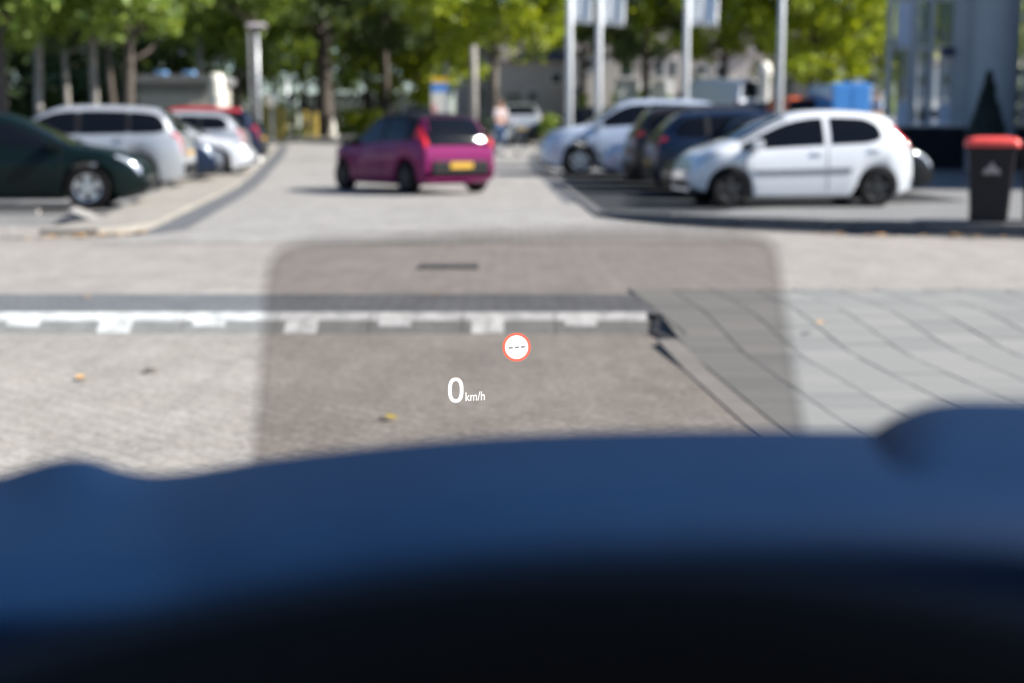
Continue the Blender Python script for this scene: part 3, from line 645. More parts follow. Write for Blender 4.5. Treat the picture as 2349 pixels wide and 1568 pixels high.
def tree(name, X, Y, h0, top, rad, trunk_r, leafm, label, n=80, per=95, size=.17, cr=.8, seed=1, barkm='bark', lean=0.0, group='trees along the street', base=None):
    g = gz(Y) if base is None else base; rnd = random.Random(seed)
    root = empty(name, (X, Y, g), 0, label, 'tree', group)
    hc = (h0 + top) / 2; mb = MB(); pts = []; k = 9
    for i in range(k):
        t = i / (k - 1); pts.append((lean * t * 2 + rnd.uniform(-.05, .05) * (i > 0), rnd.uniform(-.05, .05) * (i > 0), -.05 + t * (hc + .4)))
    mb.tube(pts, [trunk_r * (1.25 if i == 0 else lerp(1.0, .4, i / (k - 1))) for i in range(k)], 12)
    for i in range(7):
        a = rnd.uniform(0, 6.28); z = lerp(h0 * .8, hc, rnd.random()); f = z / (hc + .4); st = Vector((lean * f * 2, 0, z)); L = rad * rnd.uniform(.45, .8)
        e = st + Vector((math.cos(a) * L, math.sin(a) * L, L * rnd.uniform(.5, .9))); m = st.lerp(e, .5) + Vector((0, 0, -.12))
        mb.tube([st, m, e], [trunk_r * .38, trunk_r * .26, trunk_r * .1], 7)
    mb.build('trunk', barkm, root, smooth=True)
    cl = crown_clumps((lean * 2, 0, (h0 + top) / 2), (rad, rad, (top - h0) / 2), n, cr, seed)
    link('crown', leaf_mesh(cl, per, size, seed), leafm, root)
    return root
def T(x, Y, ybot, top, radpx, tr, leafm, label, **k):
    s = 3298 / Y; h0 = zat(ybot, Y) - gz(Y); return tree('tree', xat(x, Y), Y, h0, top, radpx / s, tr, leafm, label, **k)
GL = 'trees of the left grove'
T(8, 44, 90, 9, 210, .22, 'leafA', 'tree with a brown trunk at the left edge of the photo', seed=21, group=GL, n=80)
T(95, 47, 60, 9.5, 200, .16, 'leafA', 'tree with a pale thin trunk behind the dark green car', seed=22, barkm='barkpale', group=GL, n=80)
T(157, 55, 100, 10, 190, .13, 'leafC', 'thin pale-trunked tree between the two left pale trunks', seed=23, barkm='barkpale', group=GL, n=70)
T(222, 48, 70, 10, 200, .16, 'leafA', 'pale-trunked tree rising behind the windows of the silver SUV', seed=24, barkm='barkpale', group=GL, n=80)
T(258, 53, 90, 10, 190, .15, 'leafC', 'grey-trunked tree just left of the dark trunk by the shed', seed=25, barkm='bark', group=GL, n=70)
T(300, 46, 110, 10, 230, .22, 'leafA', 'tree with a thick dark trunk at the left end of the shed', seed=26, group=GL, n=90)
T(463, 66, 130, 11, 210, .20, 'leafA', 'pale-trunked tree rising behind the roof of the shed', seed=27, barkm='barkpale', group=GL, n=80)
T(550, 70, 150, 11, 230, .22, 'leafA', 'dark-trunked tree between the shed and the lamp post', seed=28, group=GL, n=90)
T(590, 60, 40, 10.5, 240, .14, 'leafA', 'leafy tree whose crown hangs over the lamp post', seed=29, group=GL, n=100)
T(748, 70, 90, 13, 330, .42, 'leafC', 'big dark-trunked tree in the middle beyond the street', seed=31, n=130, cr=.95, per=80)
T(700, 84, 190, 12, 260, .2, 'leafA', 'green tree behind and left of the big dark-trunked one', seed=32, n=100, per=80, size=.2)
T(845, 82, 215, 11, 250, .2, 'leafA', 'bushy light green tree above the brown fence', seed=33, n=110, per=80, size=.2)
T(885, 74, 150, 13, 220, .24, 'leafC', 'dark blue-green tree right of the big dark-trunked one', seed=34, n=90, cr=.9)
T(960, 80, 230, 8, 150, .15, 'leafB', 'small bright yellow-green tree left of the blue and white sign', seed=35, n=70, size=.2)
T(1130, 62, 150, 10.5, 225, .22, 'leafB', 'yellow-green tree over the cyclist', seed=36, n=110, per=85, lean=.1)
T(1335, 74, 140, 12, 220, .2, 'leafC', 'dark blue-green tree between the left pair of flagpoles', seed=37, n=90)
T(1478, 70, 150, 11.5, 240, .24, 'leafC', 'dark blue-green tree right of the paired flagpoles', seed=38, n=90)
T(1660, 66, 145, 10.5, 230, .22, 'leafB', 'yellow-green tree behind the right flag', seed=39, n=110, per=85)
T(1860, 64, 205, 11, 210, .22, 'leafB', 'yellow-green tree above the bright blue van', seed=40, n=120, per=85)
T(1985, 70, 190, 11, 200, .2, 'leafB', 'yellow-green tree beside the grey building', seed=41, n=100, per=80)
T(2230, 72, 150, 11, 260, .2, 'leafB', 'yellow-green tree seen through the grey building', seed=42, n=80, per=70)
T(2060, 78, 160, 11, 210, .2, 'leafC', 'dark tree seen through the left panes of the grey building', seed=43, n=80, per=70)
# far wood, one mass
rg = np.random.default_rng(5); cl = []
for i in range(520):
    x = rg.uniform(-62, 62); y = rg.uniform(112, 124); z = rg.uniform(0, 15); cl.append((x, y, gz(y) + z, rg.uniform(1.3, 2.4)))
for i in range(260):
    x = rg.uniform(-40, -16); y = rg.uniform(74, 88); z = rg.uniform(0, 11); cl.append((x, y, gz(y) + z, rg.uniform(1.0, 2.0)))
tag(link('woodland', leaf_mesh(np.array(cl), 60, .42, 6), 'leafC'), 'dark mass of far woodland behind the trees and houses', 'woodland', kind='stuff')
def hedge(name, x0, x1, y0, y1, Y, d, m, label, seed, size=.09, base=None):
    a, b = at(x0, y0, Y), at(x1, y1, Y); rg = np.random.default_rng(seed); z0 = gz(Y) if base is None else base; zt = a.z; n = int((b.x - a.x) * (zt - z0) * 9) + 12
    c = np.stack([rg.uniform(a.x + .12, b.x - .12, n), Y + rg.uniform(-d / 2, d / 2, n), rg.uniform(z0 + .1, zt - .15, n), np.full(n, .3)], 1)
    return tag(link(name, leaf_mesh(c, 26, size, seed), m), label, 'hedge')
hedge('hedge', 775, 885, 248, 280, 76, 1.6, 'leafB', 'low clipped green hedge in front of the brown fence', 3, .12)
hedge('hedge', 1085, 1125, 262, 300, 52, 1.0, 'leafD', 'dark low hedge beside the cyclist', 4)
hedge('hedge', 1238, 1275, 262, 320, 56, 1.0, 'leafA', 'short green hedge left of the first flagpole', 5)
hedge('hedge', 1400, 1560, 205, 230, 84, 2.2, 'leafA', 'green hedge in front of the white lower house wall', 8, .14)
hedge('hedge', 2015, 2045, 205, 270, 64, 1.5, 'leafA', 'green shrub at the left corner of the grey building', 9, .12)
hedge('hedge', 1330, 1348, 210, 260, 72, .6, 'leafB', 'narrow upright yellow-green shrub between the two flagpoles', 12, .08)
# grass verge under the far trees
def grass(name, xs, ys, n, label, seed, h=.14):
    rg = np.random.default_rng(seed); x = rg.uniform(*xs, n); y = rg.uniform(*ys, n); z = np.array([gz(v) for v in y])
    a = rg.uniform(0, 6.28, n); dx, dy = np.cos(a) * .05, np.sin(a) * .05; hh = h * (.5 + rg.random(n)); lx, ly = rg.normal(0, .05, n), rg.normal(0, .05, n)
    v = np.stack([np.stack([x - dx, y - dy, z], 1), np.stack([x + dx, y + dy, z], 1), np.stack([x + lx, y + ly, z + hh], 1)], 1).reshape(-1, 3)
    me = bpy.data.meshes.new('grass'); me.from_pydata(v.tolist(), [], np.arange(3 * n).reshape(-1, 3).tolist()); tag(link(name, me, 'grass'), label, 'grass', kind='stuff')
grass('grass', (-34, -11), (50, 72), 26000, 'grass under the trees of the left grove', 2)
grass('grass_verge', (-13, -3), (74, 82), 9000, 'grass verge in front of the brown fence', 3)
sheet('verge_soil', [(y, -60, -11) for y in (52.2, 60, 66, 72, 80, 86, 110)], mat('brown_soil', (0.07, 0.06, 0.045), .95, var=.3, scale=1.5), zoff=.001)  # dark brown soil, tone varied by noise

# ------------------------------------------------------------------ buildings
def bbox(x0, y0, x1, y1, Y, d=.1):      # photo rectangle at depth Y -> box centre, size
    a, b = at(x0, y1, Y), at(x1, y0, Y); return ((a.x + b.x) / 2, Y + d / 2, (a.z + b.z) / 2), (b.x - a.x, d, b.z - a.z)
def house(x0, x1, ytop, Y, wallm, label, wins, doors=(), depth=7, roof_h=2.6, roofm='roof', lower=None):
    g = gz(Y); a, b = xat(x0, Y), xat(x1, Y); zt = zat(ytop, Y)
    root = empty('terraced_house', ((a + b) / 2, Y, g), 0, label, 'house', 'houses behind the street'); o_ = Vector(root.location)
    def part(name, m, c, d, par=root):
        return MB().box((c[0] - o_.x, c[1] - o_.y, c[2] - o_.z), d).build(name, m, par)
    part('wall', wallm, ((a + b) / 2, Y + depth / 2, (g - .3 + zt) / 2), (b - a, depth, zt - g + .3))
    w = (b - a) / 2 + .25; MB().add([(-w, -.35, zt - g), (w, -.35, zt - g), (w, depth + .35, zt - g), (-w, depth + .35, zt - g), (-w, depth / 2, zt - g + roof_h), (w, depth / 2, zt - g + roof_h)],
        [(0, 1, 5, 4), (2, 3, 4, 5), (0, 4, 3), (1, 2, 5), (0, 3, 2, 1)]).build('roof', roofm, root)
    for r in wins:
        c, d = bbox(*r, Y - .06, .05); f = part('window', 'winframe', c, d); part('pane', 'winglass', (c[0], c[1] - .03, c[2]), (d[0] - .2, .03, d[2] - .2), f)
    for r in doors:
        c, d = bbox(*r, Y - .06, .06); part('door', 'winglass', c, d)
    if lower:
        c, d = bbox(*lower, Y - .16, .12); part('lower_wall', 'brickl', c, d)
    return root
house(1045, 1140, 120, 98, 'brickg', 'dark brown-grey house behind the grey lamp post by the blue sign', [(1060, 150, 1085, 190), (1100, 150, 1125, 190)], [(1090, 205, 1110, 250)])
house(1145, 1300, 140, 94, 'brickg', 'grey-brown house with a small window behind the cyclist', [(1205, 205, 1240, 240), (1260, 165, 1290, 195)], [(1160, 215, 1195, 255)])
house(1305, 1412, 118, 90, 'brickg', 'tall beige-grey house wall behind the paired flagpoles', [(1345, 130, 1362, 165)], [(1318, 200, 1336, 250)])
house(1414, 1560, 105, 95, 'brickg', 'house with dark windows and a white lower wall behind the right flagpole', [(1418, 135, 1455, 180), (1500, 135, 1525, 180), (1535, 135, 1556, 180)], [], lower=(1414, 183, 1545, 222))
house(1565, 1720, 125, 100, 'brickg', 'grey house with white trim left of the beige pillar', [(1590, 150, 1625, 180), (1640, 150, 1670, 180)], [(1600, 195, 1620, 225)], lower=(1566, 184, 1720, 200))
house(1725, 1900, 140, 104, 'brickg', 'grey-brown house behind the beige pillar', [(1745, 170, 1780, 200)], [(1800, 180, 1820, 220)])
house(1905, 2060, 150, 98, 'brickl', 'pale house beside the grey building', [(1930, 170, 1960, 200), (1985, 170, 2015, 200)], [])
house(2070, 2330, 150, 98, 'brickl', 'pale house seen through the glass of the grey building', [(2100, 170, 2135, 200), (2160, 170, 2190, 200), (2260, 170, 2300, 200)], [])
# white walls added for the bright lower house walls, angled to catch the sun
for x0, x1, y0, Yw, lab in ((1412, 1462, 183, 70, 'left one of the added white walls under the dark house windows'), (1475, 1525, 186, 72, 'added white wall beside the third flagpole'), (1585, 1612, 168, 74, 'tall white wall piece right of the third flagpole'), (1628, 1650, 190, 73, 'white wall piece behind the white van')):
    a, b = xat(x0, Yw), xat(x1, Yw); zt = zat(y0, Yw); L_ = (b - a) / math.cos(.55); g_ = gz(Yw)
    wl = empty('added_white_wall', ((a + b) / 2, Yw, g_), .55, lab, 'wall', 'added white walls')
    MB().box((0, 0, (zt - g_) / 2 - .1), (L_, .16, zt - g_ + .2)).build('wall_body', 'brickl', wl); MB().box((0, 0, zt - g_ + .03), (L_ + .06, .24, .06)).build('coping', 'brickl', wl)
# shed on the left
Y = 56; g = gz(Y)
shed = empty('shed', (xat(405, Y), Y, g), 0, 'low grey flat-roofed shed between the trees on the left', 'shed')
def spart(name, m, x0, y0, x1, y1, Yd, dd, par=shed, o_=Vector((xat(405, Y), Y, g)), bot=None):
    c, d = bbox(x0, y0, x1, y1, Yd, dd)
    if bot is not None: zt = c[2] + d[2] / 2; c = (c[0], c[1], (zt + bot) / 2); d = (d[0], d[1], zt - bot)
    return MB().box((c[0] - o_.x, c[1] - o_.y, c[2] - o_.z), d).build(name, m, par)
spart('wall', mat('pale_grey_shed_wall', (.42, .39, .36), .85, var=.08, scale=2), 318, 192, 482, 250, Y, 4.0, bot=g - .2)
spart('cladding', mat('dark_grey_cladding', (.20, .19, .185), .8, var=.15, scale=2), 318, 190, 480, 214, Y - .05, .045)
spart('roof', 'roofgrey', 310, 172, 490, 189, Y - .3, 4.6)
for q in (355, 420): spart('roof_light', mat('blue_roof_dome', (.15, .30, .55), .3), q, 163, q + 20, 171, Y + .5, .8)
tank = empty('white_tank', (xat(500, 55), 55, gz(55)), 0, 'upright white rounded tank at the right end of the shed', 'tank')
mb = MB(); zt = zat(168, 55) - gz(55); r = 18 / (3298 / 55)
mb.lathe([(r * .98, 0), (r, .1), (r, zt - .35), (r * .9, zt - .12), (r * .6, zt - .02), (.001, zt)], 24); mb.build('shell', 'ivory', tank, smooth=True)
MB().lathe([(r * 1.03, zt * .62), (r * 1.03, zt * .66)], 24).build('band', 'steel', tank)
# fence
fen = empty('plank_fence', (xat(820, 80), 80, gz(80)), 0, 'dark brown plank fence behind the clipped hedge', 'fence')
x0, x1 = xat(700, 80), xat(1000, 80); n = 30; pw = (x1 - x0) / n; zt = zat(214, 80) - gz(80); me = MB().box((0, 0, zt / 2), (pw * .88, .03, zt)).mesh()
random.seed(4)
for i in range(n): link('plank', me, 'fence', fen, (x0 + pw * (i + .5) - xat(820, 80), random.uniform(-.015, .015), random.uniform(-.04, .04)))
for z in (.3, zt - .25): MB().box(((x0 + x1) / 2 - xat(820, 80), .04, z), (x1 - x0, .04, .09)).build('rail', 'fence', fen)

# grey building on the right
BY = 37.0; bo = Vector((xat(2200, BY), BY, gz(BY)))
bld = empty('office_building', bo, 0, 'grey glass-fronted office building at the right edge', 'building')
def bp_(name, m, x0, y0, x1, y1, Yd=BY, dd=.12, bot=None, par=bld): return spart(name, m, x0, y0, x1, y1, Yd, dd, par, bo, bot)
bp_('plinth', 'plinth', 2044, 292, 2480, 420, BY - .12, .30, bot=gz(BY) - .1)
bp_('plinth_cap', 'facade', 2042, 286, 2482, 291.5, BY - .16, .38)
for x0, x1 in ((2042, 2054), (2098, 2106), (2136, 2150), (2198, 2206), (2222, 2226)): bp_('mullion', 'facade', x0, -330, x1, 285.5, BY, .16)
for y0, y1 in ((-330, -318), (-150, -138), (-8, 2), (105, 116), (228, 234)): bp_('transom', 'facade', 2054.5, y0, 2097.5, y1, BY + .02, .12); bp_('transom', 'facade', 2106.5, y0, 2135.5, y1, BY + .02, .12); bp_('transom', 'facade', 2150.5, y0, 2197.5, y1, BY + .02, .12); bp_('transom', 'facade', 2206.5, y0, 2221.5, y1, BY + .02, .12)
ROWY = ((-317, -151), (-137, -9), (3, 104), (117, 227), (235, 285))
for y0, y1 in ROWY:
    for x0, x1 in ((2055, 2097), (2107, 2135), (2151, 2197), (2207, 2221)):
        solid = (x0 == 2055 and y0 in (3, -137, -317)) or (x0 == 2151 and y0 in (-317, -137)) or y0 == 235 and x0 in (2055, 2151)
        bp_('panel' if solid else 'pane', 'facadel' if solid else 'bglass', x0, y0 + .5, x1, y1 - .5, BY + .05, .03)
bp_('sign_board', mat('dark_blue_board', (.012, .02, .06), .5), 2162, 108, 2192, 130, BY - .12, .06)
col_ = MB(); ca, cb = xat(2226, BY - .5), xat(2340, BY - .5); r = (cb - ca) / 2
col_.lathe([(r, -.2), (r, zat(-400, BY) - bo.z)], 40, ((ca + cb) / 2 - bo.x, -.1, 0)); col_.build('column', mat('grey_column_cladding', (.33, .35, .37), .6, var=.05, scale=1), bld, smooth=True)
bp_('wall', 'facade', 2345, -330, 2480, 285, BY, .2)
bp_('roof_slab', 'facade', 2036, -420, 2490, -331, BY - .3, 1.5)
for x in (2082, 2112): bp_('inner_post', 'polewhite', x - 5, -8, x + 5, 285, BY + 2.5, .12)
w_ = MB().box((19.5 - bo.x, 32.6 - bo.y, 3.7), (10.0, 10.2, 7.6)).build('side_wing', 'facade', bld)
for k in range(4):
    for zz in (1.6, 4.9): MB().box((14.48 - bo.x, 28.9 + k * 2.4 - bo.y, zz), (.05, 1.5, 1.7)).build('wing_window', 'winglass', bld)
# pillars
post = tag(MB().lathe([(.24, 0), (.24, 2.7), (.29, 2.75), (.29, 3.1), (.18, 3.3), (.001, 3.35)], 24).build('round_pillar', 'ivory', None, smooth=True, loc=(xat(1750, 60), 60, gz(60))), 'beige round pillar far behind the white small hatchback', 'pillar')
# cone evergreen
cy = 34.0; cx_ = xat(2264, cy); cb = zat(302, cy); ct = zat(160, cy); cone = empty('cone_shrub', (cx_, cy, gz(cy)), 0, 'dark slim cone-shaped evergreen rising behind the red-lidded bin', 'shrub')
rg = np.random.default_rng(8); n = 260; t = rg.random(n) ** 1.3; a = rg.uniform(0, 6.28, n); rr = (1 - t) * .47; cl = np.stack([np.cos(a) * rr * .9, np.sin(a) * rr * .9, cb - .25 - gz(cy) + t * (ct - cb + .2), .05 + .05 * (1 - t)], 1)
link('foliage', leaf_mesh(cl, 26, .045, 9), 'leafD', cone); MB().lathe([(.46, .95), (.42, 1.1), (.0005, ct - gz(cy) - .05)], 16).build('core', mat('dense_dark_foliage', (.012, .018, .016), .9), cone)
MB().lathe([(.20, 0), (.26, .35), (.30, .95), (.27, .95), (.001, .9)], 20).build('planter', 'plinth', cone, smooth=True)

# ------------------------------------------------------------------ street furniture
def rounded(x0, x1, y0, y1, z, r=.03, n=4):
    out = []
    for cx, cy, a0 in ((x1 - r, y1 - r, 0), (x0 + r, y1 - r, 90), (x0 + r, y0 + r, 180), (x1 - r, y0 + r, 270)):
        for k in range(n + 1): a = math.radians(a0 + 90 * k / n); out.append((cx + r * math.cos(a), cy + r * math.sin(a), z))
    return out
def loft(rings):
    n = len(rings[0]); vs = [v for r in rings for v in r]; fs = []
    for i in range(len(rings) - 1):
        for k in range(n): fs.append((i * n + k, i * n + (k + 1) % n, (i + 1) * n + (k + 1) % n, (i + 1) * n + k))
    fs += [tuple(range(n)), tuple(range(len(vs) - n, len(vs)))]; return MB().add(vs, fs)
def wheelie(X, Y, z, rz, label, lidm, h=1.0):
    root = empty('wheelie_bin', (X, Y, z), rz, label, 'bin', 'wheeled bins at the kerb'); k = h / 1.0
    loft([rounded(-.195, .195, -.22, .20, .03 * k), rounded(-.20, .20, -.225, .21, .10 * k), rounded(-.245, .245, -.275, .27, .84 * k), rounded(-.262, .262, -.295, .285, .845 * k), rounded(-.262, .262, -.295, .285, .89 * k)]).build('body', 'bin', root, angle=40)
    lid = loft([rounded(-.285, .285, -.325, .31, .893 * k, .05), rounded(-.29, .29, -.33, .315, .93 * k, .06), rounded(-.27, .27, -.30, .29, .985 * k, .08), rounded(-.16, .16, -.18, .2, 1.01 * k, .09)]).build('lid', lidm, root, angle=50)
    MB().tube([(-.2, .34, .93 * k), (.2, .34, .93 * k)], .016, 8).build('handle', 'bin', root, smooth=True)
    for s in (-1, 1): MB().lathe([(.02, -.03), (.095, -.03), (.10, -.02), (.10, .02), (.095, .03), (.02, .03)], 20, (0, 0, 0), 'y').build('wheel', 'tyre', root, angle=40, loc=(s * .17, .22, .10), rot=(0, 0, math.pi / 2))
    return root
p = onz(2279, 516, .12)
b1 = wheelie(p.x + .04, 15.95, .124, math.radians(-16), 'dark wheeled bin with a bright red lid', 'binred', .945)
pr = MB()
for dx, w, h0, h1 in ((0, .045, .58, .69), (-.055, .04, .57, .635), (.055, .04, .57, .635)): pr.add([(dx - w, 0, h0), (dx + w, 0, h0), (dx + w * .35, 0, h1), (dx - w * .35, 0, h1)], [(0, 1, 2, 3)])
o = pr.build('emblem', 'print', b1, loc=(0, -.266, -.02), rot=(math.radians(3.8), 0, 0)); so = o.modifiers.new('s', 'SOLIDIFY'); so.thickness = .004
wheelie(p.x + .72, 16.15, .124, math.radians(-18), 'dark wheeled bin cut off by the right edge of the photo', 'bin', .92)

def pole(name, x, Y, ytop, r0, r1, m, label, cat, n=14):
    z = zat(ytop, Y) - gz(Y); root = empty(name, (xat(x, Y), Y, gz(Y)), 0, label, cat)
    MB().tube([(0, 0, -.05), (0, 0, z * .5), (0, 0, z)], [r0, (r0 + r1) / 2, r1], n).build('pole', m, root, smooth=True); MB().lathe([(r0 * 1.7, 0), (r0 * 1.7, .06), (r0 * 1.1, .10), (r0, .3)], n).build('base', 'steel', root, smooth=True)
    return root, z
lp, z = pole('street_lamp', 594, 40.8, 62, .068, .055, 'steel', 'grey street lamp post with a flat lamp head by the left row', 'street lamp')
o = loft([rounded(-.06, .46, -.12, .12, z - .02), rounded(-.08, .50, -.14, .14, z + .03), rounded(-.02, .42, -.09, .09, z + .10)]).build('lamp_head', mat('pinkish_grey_lamp_housing', (.45, .40, .41), .5), lp, angle=40); o.location.x = -.20
MB().box((.03, -.11, .86), (.16, .012, .26)).build('sticker', 'ivory', lp)
lp2, z = pole('street_lamp', 577, 48, 74, .045, .04, mat('dull_grey_post_paint', (.16, .165, .17), .7), 'thin grey post close behind the street lamp post', 'post')
for x, Y, yt, fw, yb, lab in ((1305, 42, -190, 46, 55, 'leftmost flagpole with a white banner above the pale silver-blue SUV'), (1372, 43.5, -190, 53, 60, 'second flagpole from the left with a white banner'), (1571, 45, -200, 66, 60, 'third flagpole with a white and pale blue banner')):
    fp, z = pole('flagpole', x, Y, yt, .115, .085, 'polewhite', lab, 'flagpole'); s = 3298 / Y; w = fw / s; zb = zat(yb, Y) - gz(Y); vs = []; fs = []; nx, nz = 14, 14
    for i in range(nx):
        for j in range(nz):
            u, v = i / (nx - 1), j / (nz - 1); vs.append((.10 + u * w * (1 - .06 * v * v), .05 * math.sin(u * 9 + v * 3) * u + .02, lerp(z - .15, zb, v) - .06 * u * (v - .3) + (.03 * math.sin(u * 3) * v)))
    for i in range(nx - 1):
        for j in range(nz - 1): fs.append((i * nz + j, i * nz + j + 1, (i + 1) * nz + j + 1, (i + 1) * nz + j))
    f = MB().add(vs, fs).build('banner', 'flag', fp, smooth=True); so = f.modifiers.new('s', 'SOLIDIFY'); so.thickness = .006
    if fw == 66:
        st = MB().add([(.10 + w * .62, -.03, zb + .1), (.10 + w * .74, -.03, zb + .1), (.10 + w * .70, -.03, z - .3), (.10 + w * .58, -.03, z - .3)], [(0, 1, 2, 3)]).build('stripe', 'flagblue', f)
pole('flagpole', 1786, 43, -200, .105, .08, 'polewhite', 'bare grey-white pole right of the third flagpole', 'pole')
pole('lamp_post', 1087, 58, 105, .17, .13, 'barkpale', 'thick pale post right of the blue and white sign', 'post')
pole('lamp_post', 1023, 62, 140, .12, .1, 'steel', 'grey post just behind the blue and white sign', 'post')
pole('lamp_post', 660, 66, 180, .07, .06, 'steel', 'thin grey post left of the big dark trunk', 'post')
pole('lamp_post', 672, 70, 180, .06, .05, 'steel', 'thinner grey post close to the big dark trunk', 'post')
# globe lamp
gl, z = pole('globe_lamp', 625, 60, 245, .07, .06, 'steel', 'white globe lamp on a post right of the street lamp', 'lamp'); MB().lathe([(.001, 0), (.2, .06), (.30, .25), (.30, .42), (.2, .60), (.001, .66)], 24, (0, 0, z - .05)).build('globe', 'ivory', gl, smooth=True)
# blue and white sign column
Y = 58; sg = empty('sign_column', (xat(1009, Y), Y, gz(Y)), 0, 'upright blue and white sign column with a yellow top', 'sign'); so_ = Vector(sg.location)
for nme, m, y0, y1, dd in (('yellow_top', 'signyellow', 178, 191, .30), ('blue_panel', 'signblue', 191.4, 212, .28), ('white_panel', 'ivory', 212.4, 270, .28)): spart(nme, m, 990, y0, 1030, y1, Y, dd, sg, so_)
spart('foot', 'steel', 1000, 270.4, 1020, 330, Y + .05, .18, sg, so_, bot=gz(Y) - .05)
spart('red_print', mat('pale_red_print', (.72, .35, .33), .5), 991, 240, 1002, 262, Y - .02, .015, sg, so_)
# yellow posts / barrier
for i, (x, w, yt) in enumerate(((632, 26, 246), (676, 5, 252), (700, 5, 254), (722, 6, 258))):
    Y = 64 + i * 1.5; a = at(x - w, yt, Y); b = at(x + w, yt, Y); bb = empty('yellow_barrier' if i == 0 else 'yellow_post', ((a.x + b.x) / 2, Y, gz(Y)), 0, ('pale yellow box-like barrier beside the street lamp', 'yellow post nearest the yellow barrier', 'middle one of the three yellow posts', 'yellow post nearest the big dark trunk')[i], 'barrier' if i == 0 else 'post')
    h = a.z - gz(Y); W = b.x - a.x; o = MB().box((0, 0, h / 2), (W, .3 if i == 0 else W, h)).build('board' if i == 0 else 'shaft', 'yellow', bb); bevel(o, .03); MB().box((0, 0, h + .031), (W * 1.06, .36 if i == 0 else W * 1.06, .06)).build('cap', 'fence', bb)
# bright orange-white kerb marker at the big tree
mk = tag(MB().lathe([(.24, 0), (.22, .1), (.10, .75), (.06, .85), (.001, .87)], 16).build('marker_post', 'ivory', None, smooth=True, loc=(xat(763, 69), 69, gz(69))), 'pale tapered marker at the foot of the big dark-trunked tree', 'marker')
tag(MB().lathe([(.001, 0), (.22, .05), (.30, .3), (.22, .55), (.001, .6)], 16).build('red_sign', mat('dark_red_enamel', (.16, .012, .014), .6), None, smooth=True, loc=(xat(1052, 62), 62, gz(62) + .55)), 'small dark red blob-like sign right of the blue and white sign', 'sign')

# ------------------------------------------------------------------ people
def skin_body(name, joints, edges, m, parent, sub=2):
    me = bpy.data.meshes.new(name); names = list(joints); me.from_pydata([joints[k][:3] for k in names], [(names.index(a), names.index(b)) for a, b in edges], [])
    o = link(name, me, m, parent); md = o.modifiers.new('skin', 'SKIN'); md.use_smooth_shade = True
    for i, k in enumerate(names): r = joints[k][3]; me.skin_vertices[0].data[i].radius = (r, r); me.skin_vertices[0].data[i].use_root = (i == 0)
    s = o.modifiers.new('sub', 'SUBSURF'); s.levels = s.render_levels = sub; return o
def person(name, X, Y, rz, label, top, stride=.16):
    root = empty(name, (X, Y, gz(Y)), rz, label, 'person')
    J = dict(pelvis=(0, 0, .95, .145), waist=(0, 0, 1.10, .125), chest=(.02, 0, 1.32, .155), neck=(.03, 0, 1.50, .06), head=(.05, 0, 1.60, .085), crown=(.05, 0, 1.70, .07),
             hipl=(0, .09, .88, .10), kneel=(stride * .7, .09, .50, .065), ankl=(stride, .09, .09, .045), toel=(stride + .14, .09, .04, .04),
             hipr=(0, -.09, .88, .10), kneer=(-stride * .3, -.09, .50, .065), ankr=(-stride, -.09, .10, .045), toer=(-stride + .13, -.09, .04, .04),
             shl=(.02, .19, 1.42, .062), ell=(.08, .24, 1.14, .045), wrl=(.30, .20, 1.00, .032), hal=(.38, .19, .98, .036),
             shr=(.02, -.19, 1.42, .062), elr=(.08, -.24, 1.14, .045), wrr=(.30, -.20, 1.00, .032), har=(.38, -.19, .98, .036))
    E_ = [('pelvis', 'waist'), ('waist', 'chest'), ('chest', 'neck'), ('neck', 'head'), ('head', 'crown')]
    for s in 'lr': E_ += [('pelvis', 'hip' + s), ('hip' + s, 'knee' + s), ('knee' + s, 'ank' + s), ('ank' + s, 'toe' + s), ('chest', 'sh' + s), ('sh' + s, 'el' + s), ('el' + s, 'wr' + s), ('wr' + s, 'ha' + s)]
    skin_body('body', J, E_, 'skin', root)
    def sub(keys, grow, nm, m, edges): skin_body(nm, {k: (*J[k][:3], J[k][3] + grow) for k in keys}, edges, m, root)
    sub(['waist', 'chest', 'shl', 'shr', 'ell', 'elr'], .018, 'shirt', top, [('waist', 'chest'), ('chest', 'shl'), ('chest', 'shr'), ('shl', 'ell'), ('shr', 'elr')])
    sub(['pelvis', 'hipl', 'hipr', 'kneel', 'kneer', 'ankl', 'ankr'], .016, 'trousers', 'jeans', [('pelvis', 'hipl'), ('pelvis', 'hipr'), ('hipl', 'kneel'), ('hipr', 'kneer'), ('kneel', 'ankl'), ('kneer', 'ankr')])
    MB().lathe([(.001, -.04), (.09, -.03), (.105, .03), (.085, .09), (.001, .12)], 16, (.035, 0, 1.68)).build('hair', 'hair', root, smooth=True)
    for s in (-1, 1): loft([rounded(-.05, .20, -.05, .05, -.005), rounded(-.05, .18, -.045, .045, .06)]).build('shoe', 'ivory', root, loc=(J['ankl' if s > 0 else 'ankr'][0], s * .09, .005))
    return root
person('person', xat(1147, 47.5), 47.5, math.radians(-60), 'person in a pale pink-grey top and blue jeans walking a bicycle', 'shirt')
Y = 47.2; bk = empty('bicycle', (xat(1168, Y), Y, gz(Y)), math.radians(-58), 'dark bicycle pushed by the person in the pale top', 'bicycle')
for x in (-.52, .52):
    vs = [(x + .33 * math.cos(a * math.pi / 16), 0, .34 + .33 * math.sin(a * math.pi / 16)) for a in range(33)]; w = MB().tube(vs, .022, 8, cap=False).build('wheel', 'tyre', bk, smooth=True)
    sp = MB()
    for k in range(10): a = k * math.pi / 5; sp.tube([(x, 0, .34), (x + .32 * math.cos(a), 0, .34 + .32 * math.sin(a))], .004, 4)
    sp.build('spokes', 'steel', w)
fr = MB()
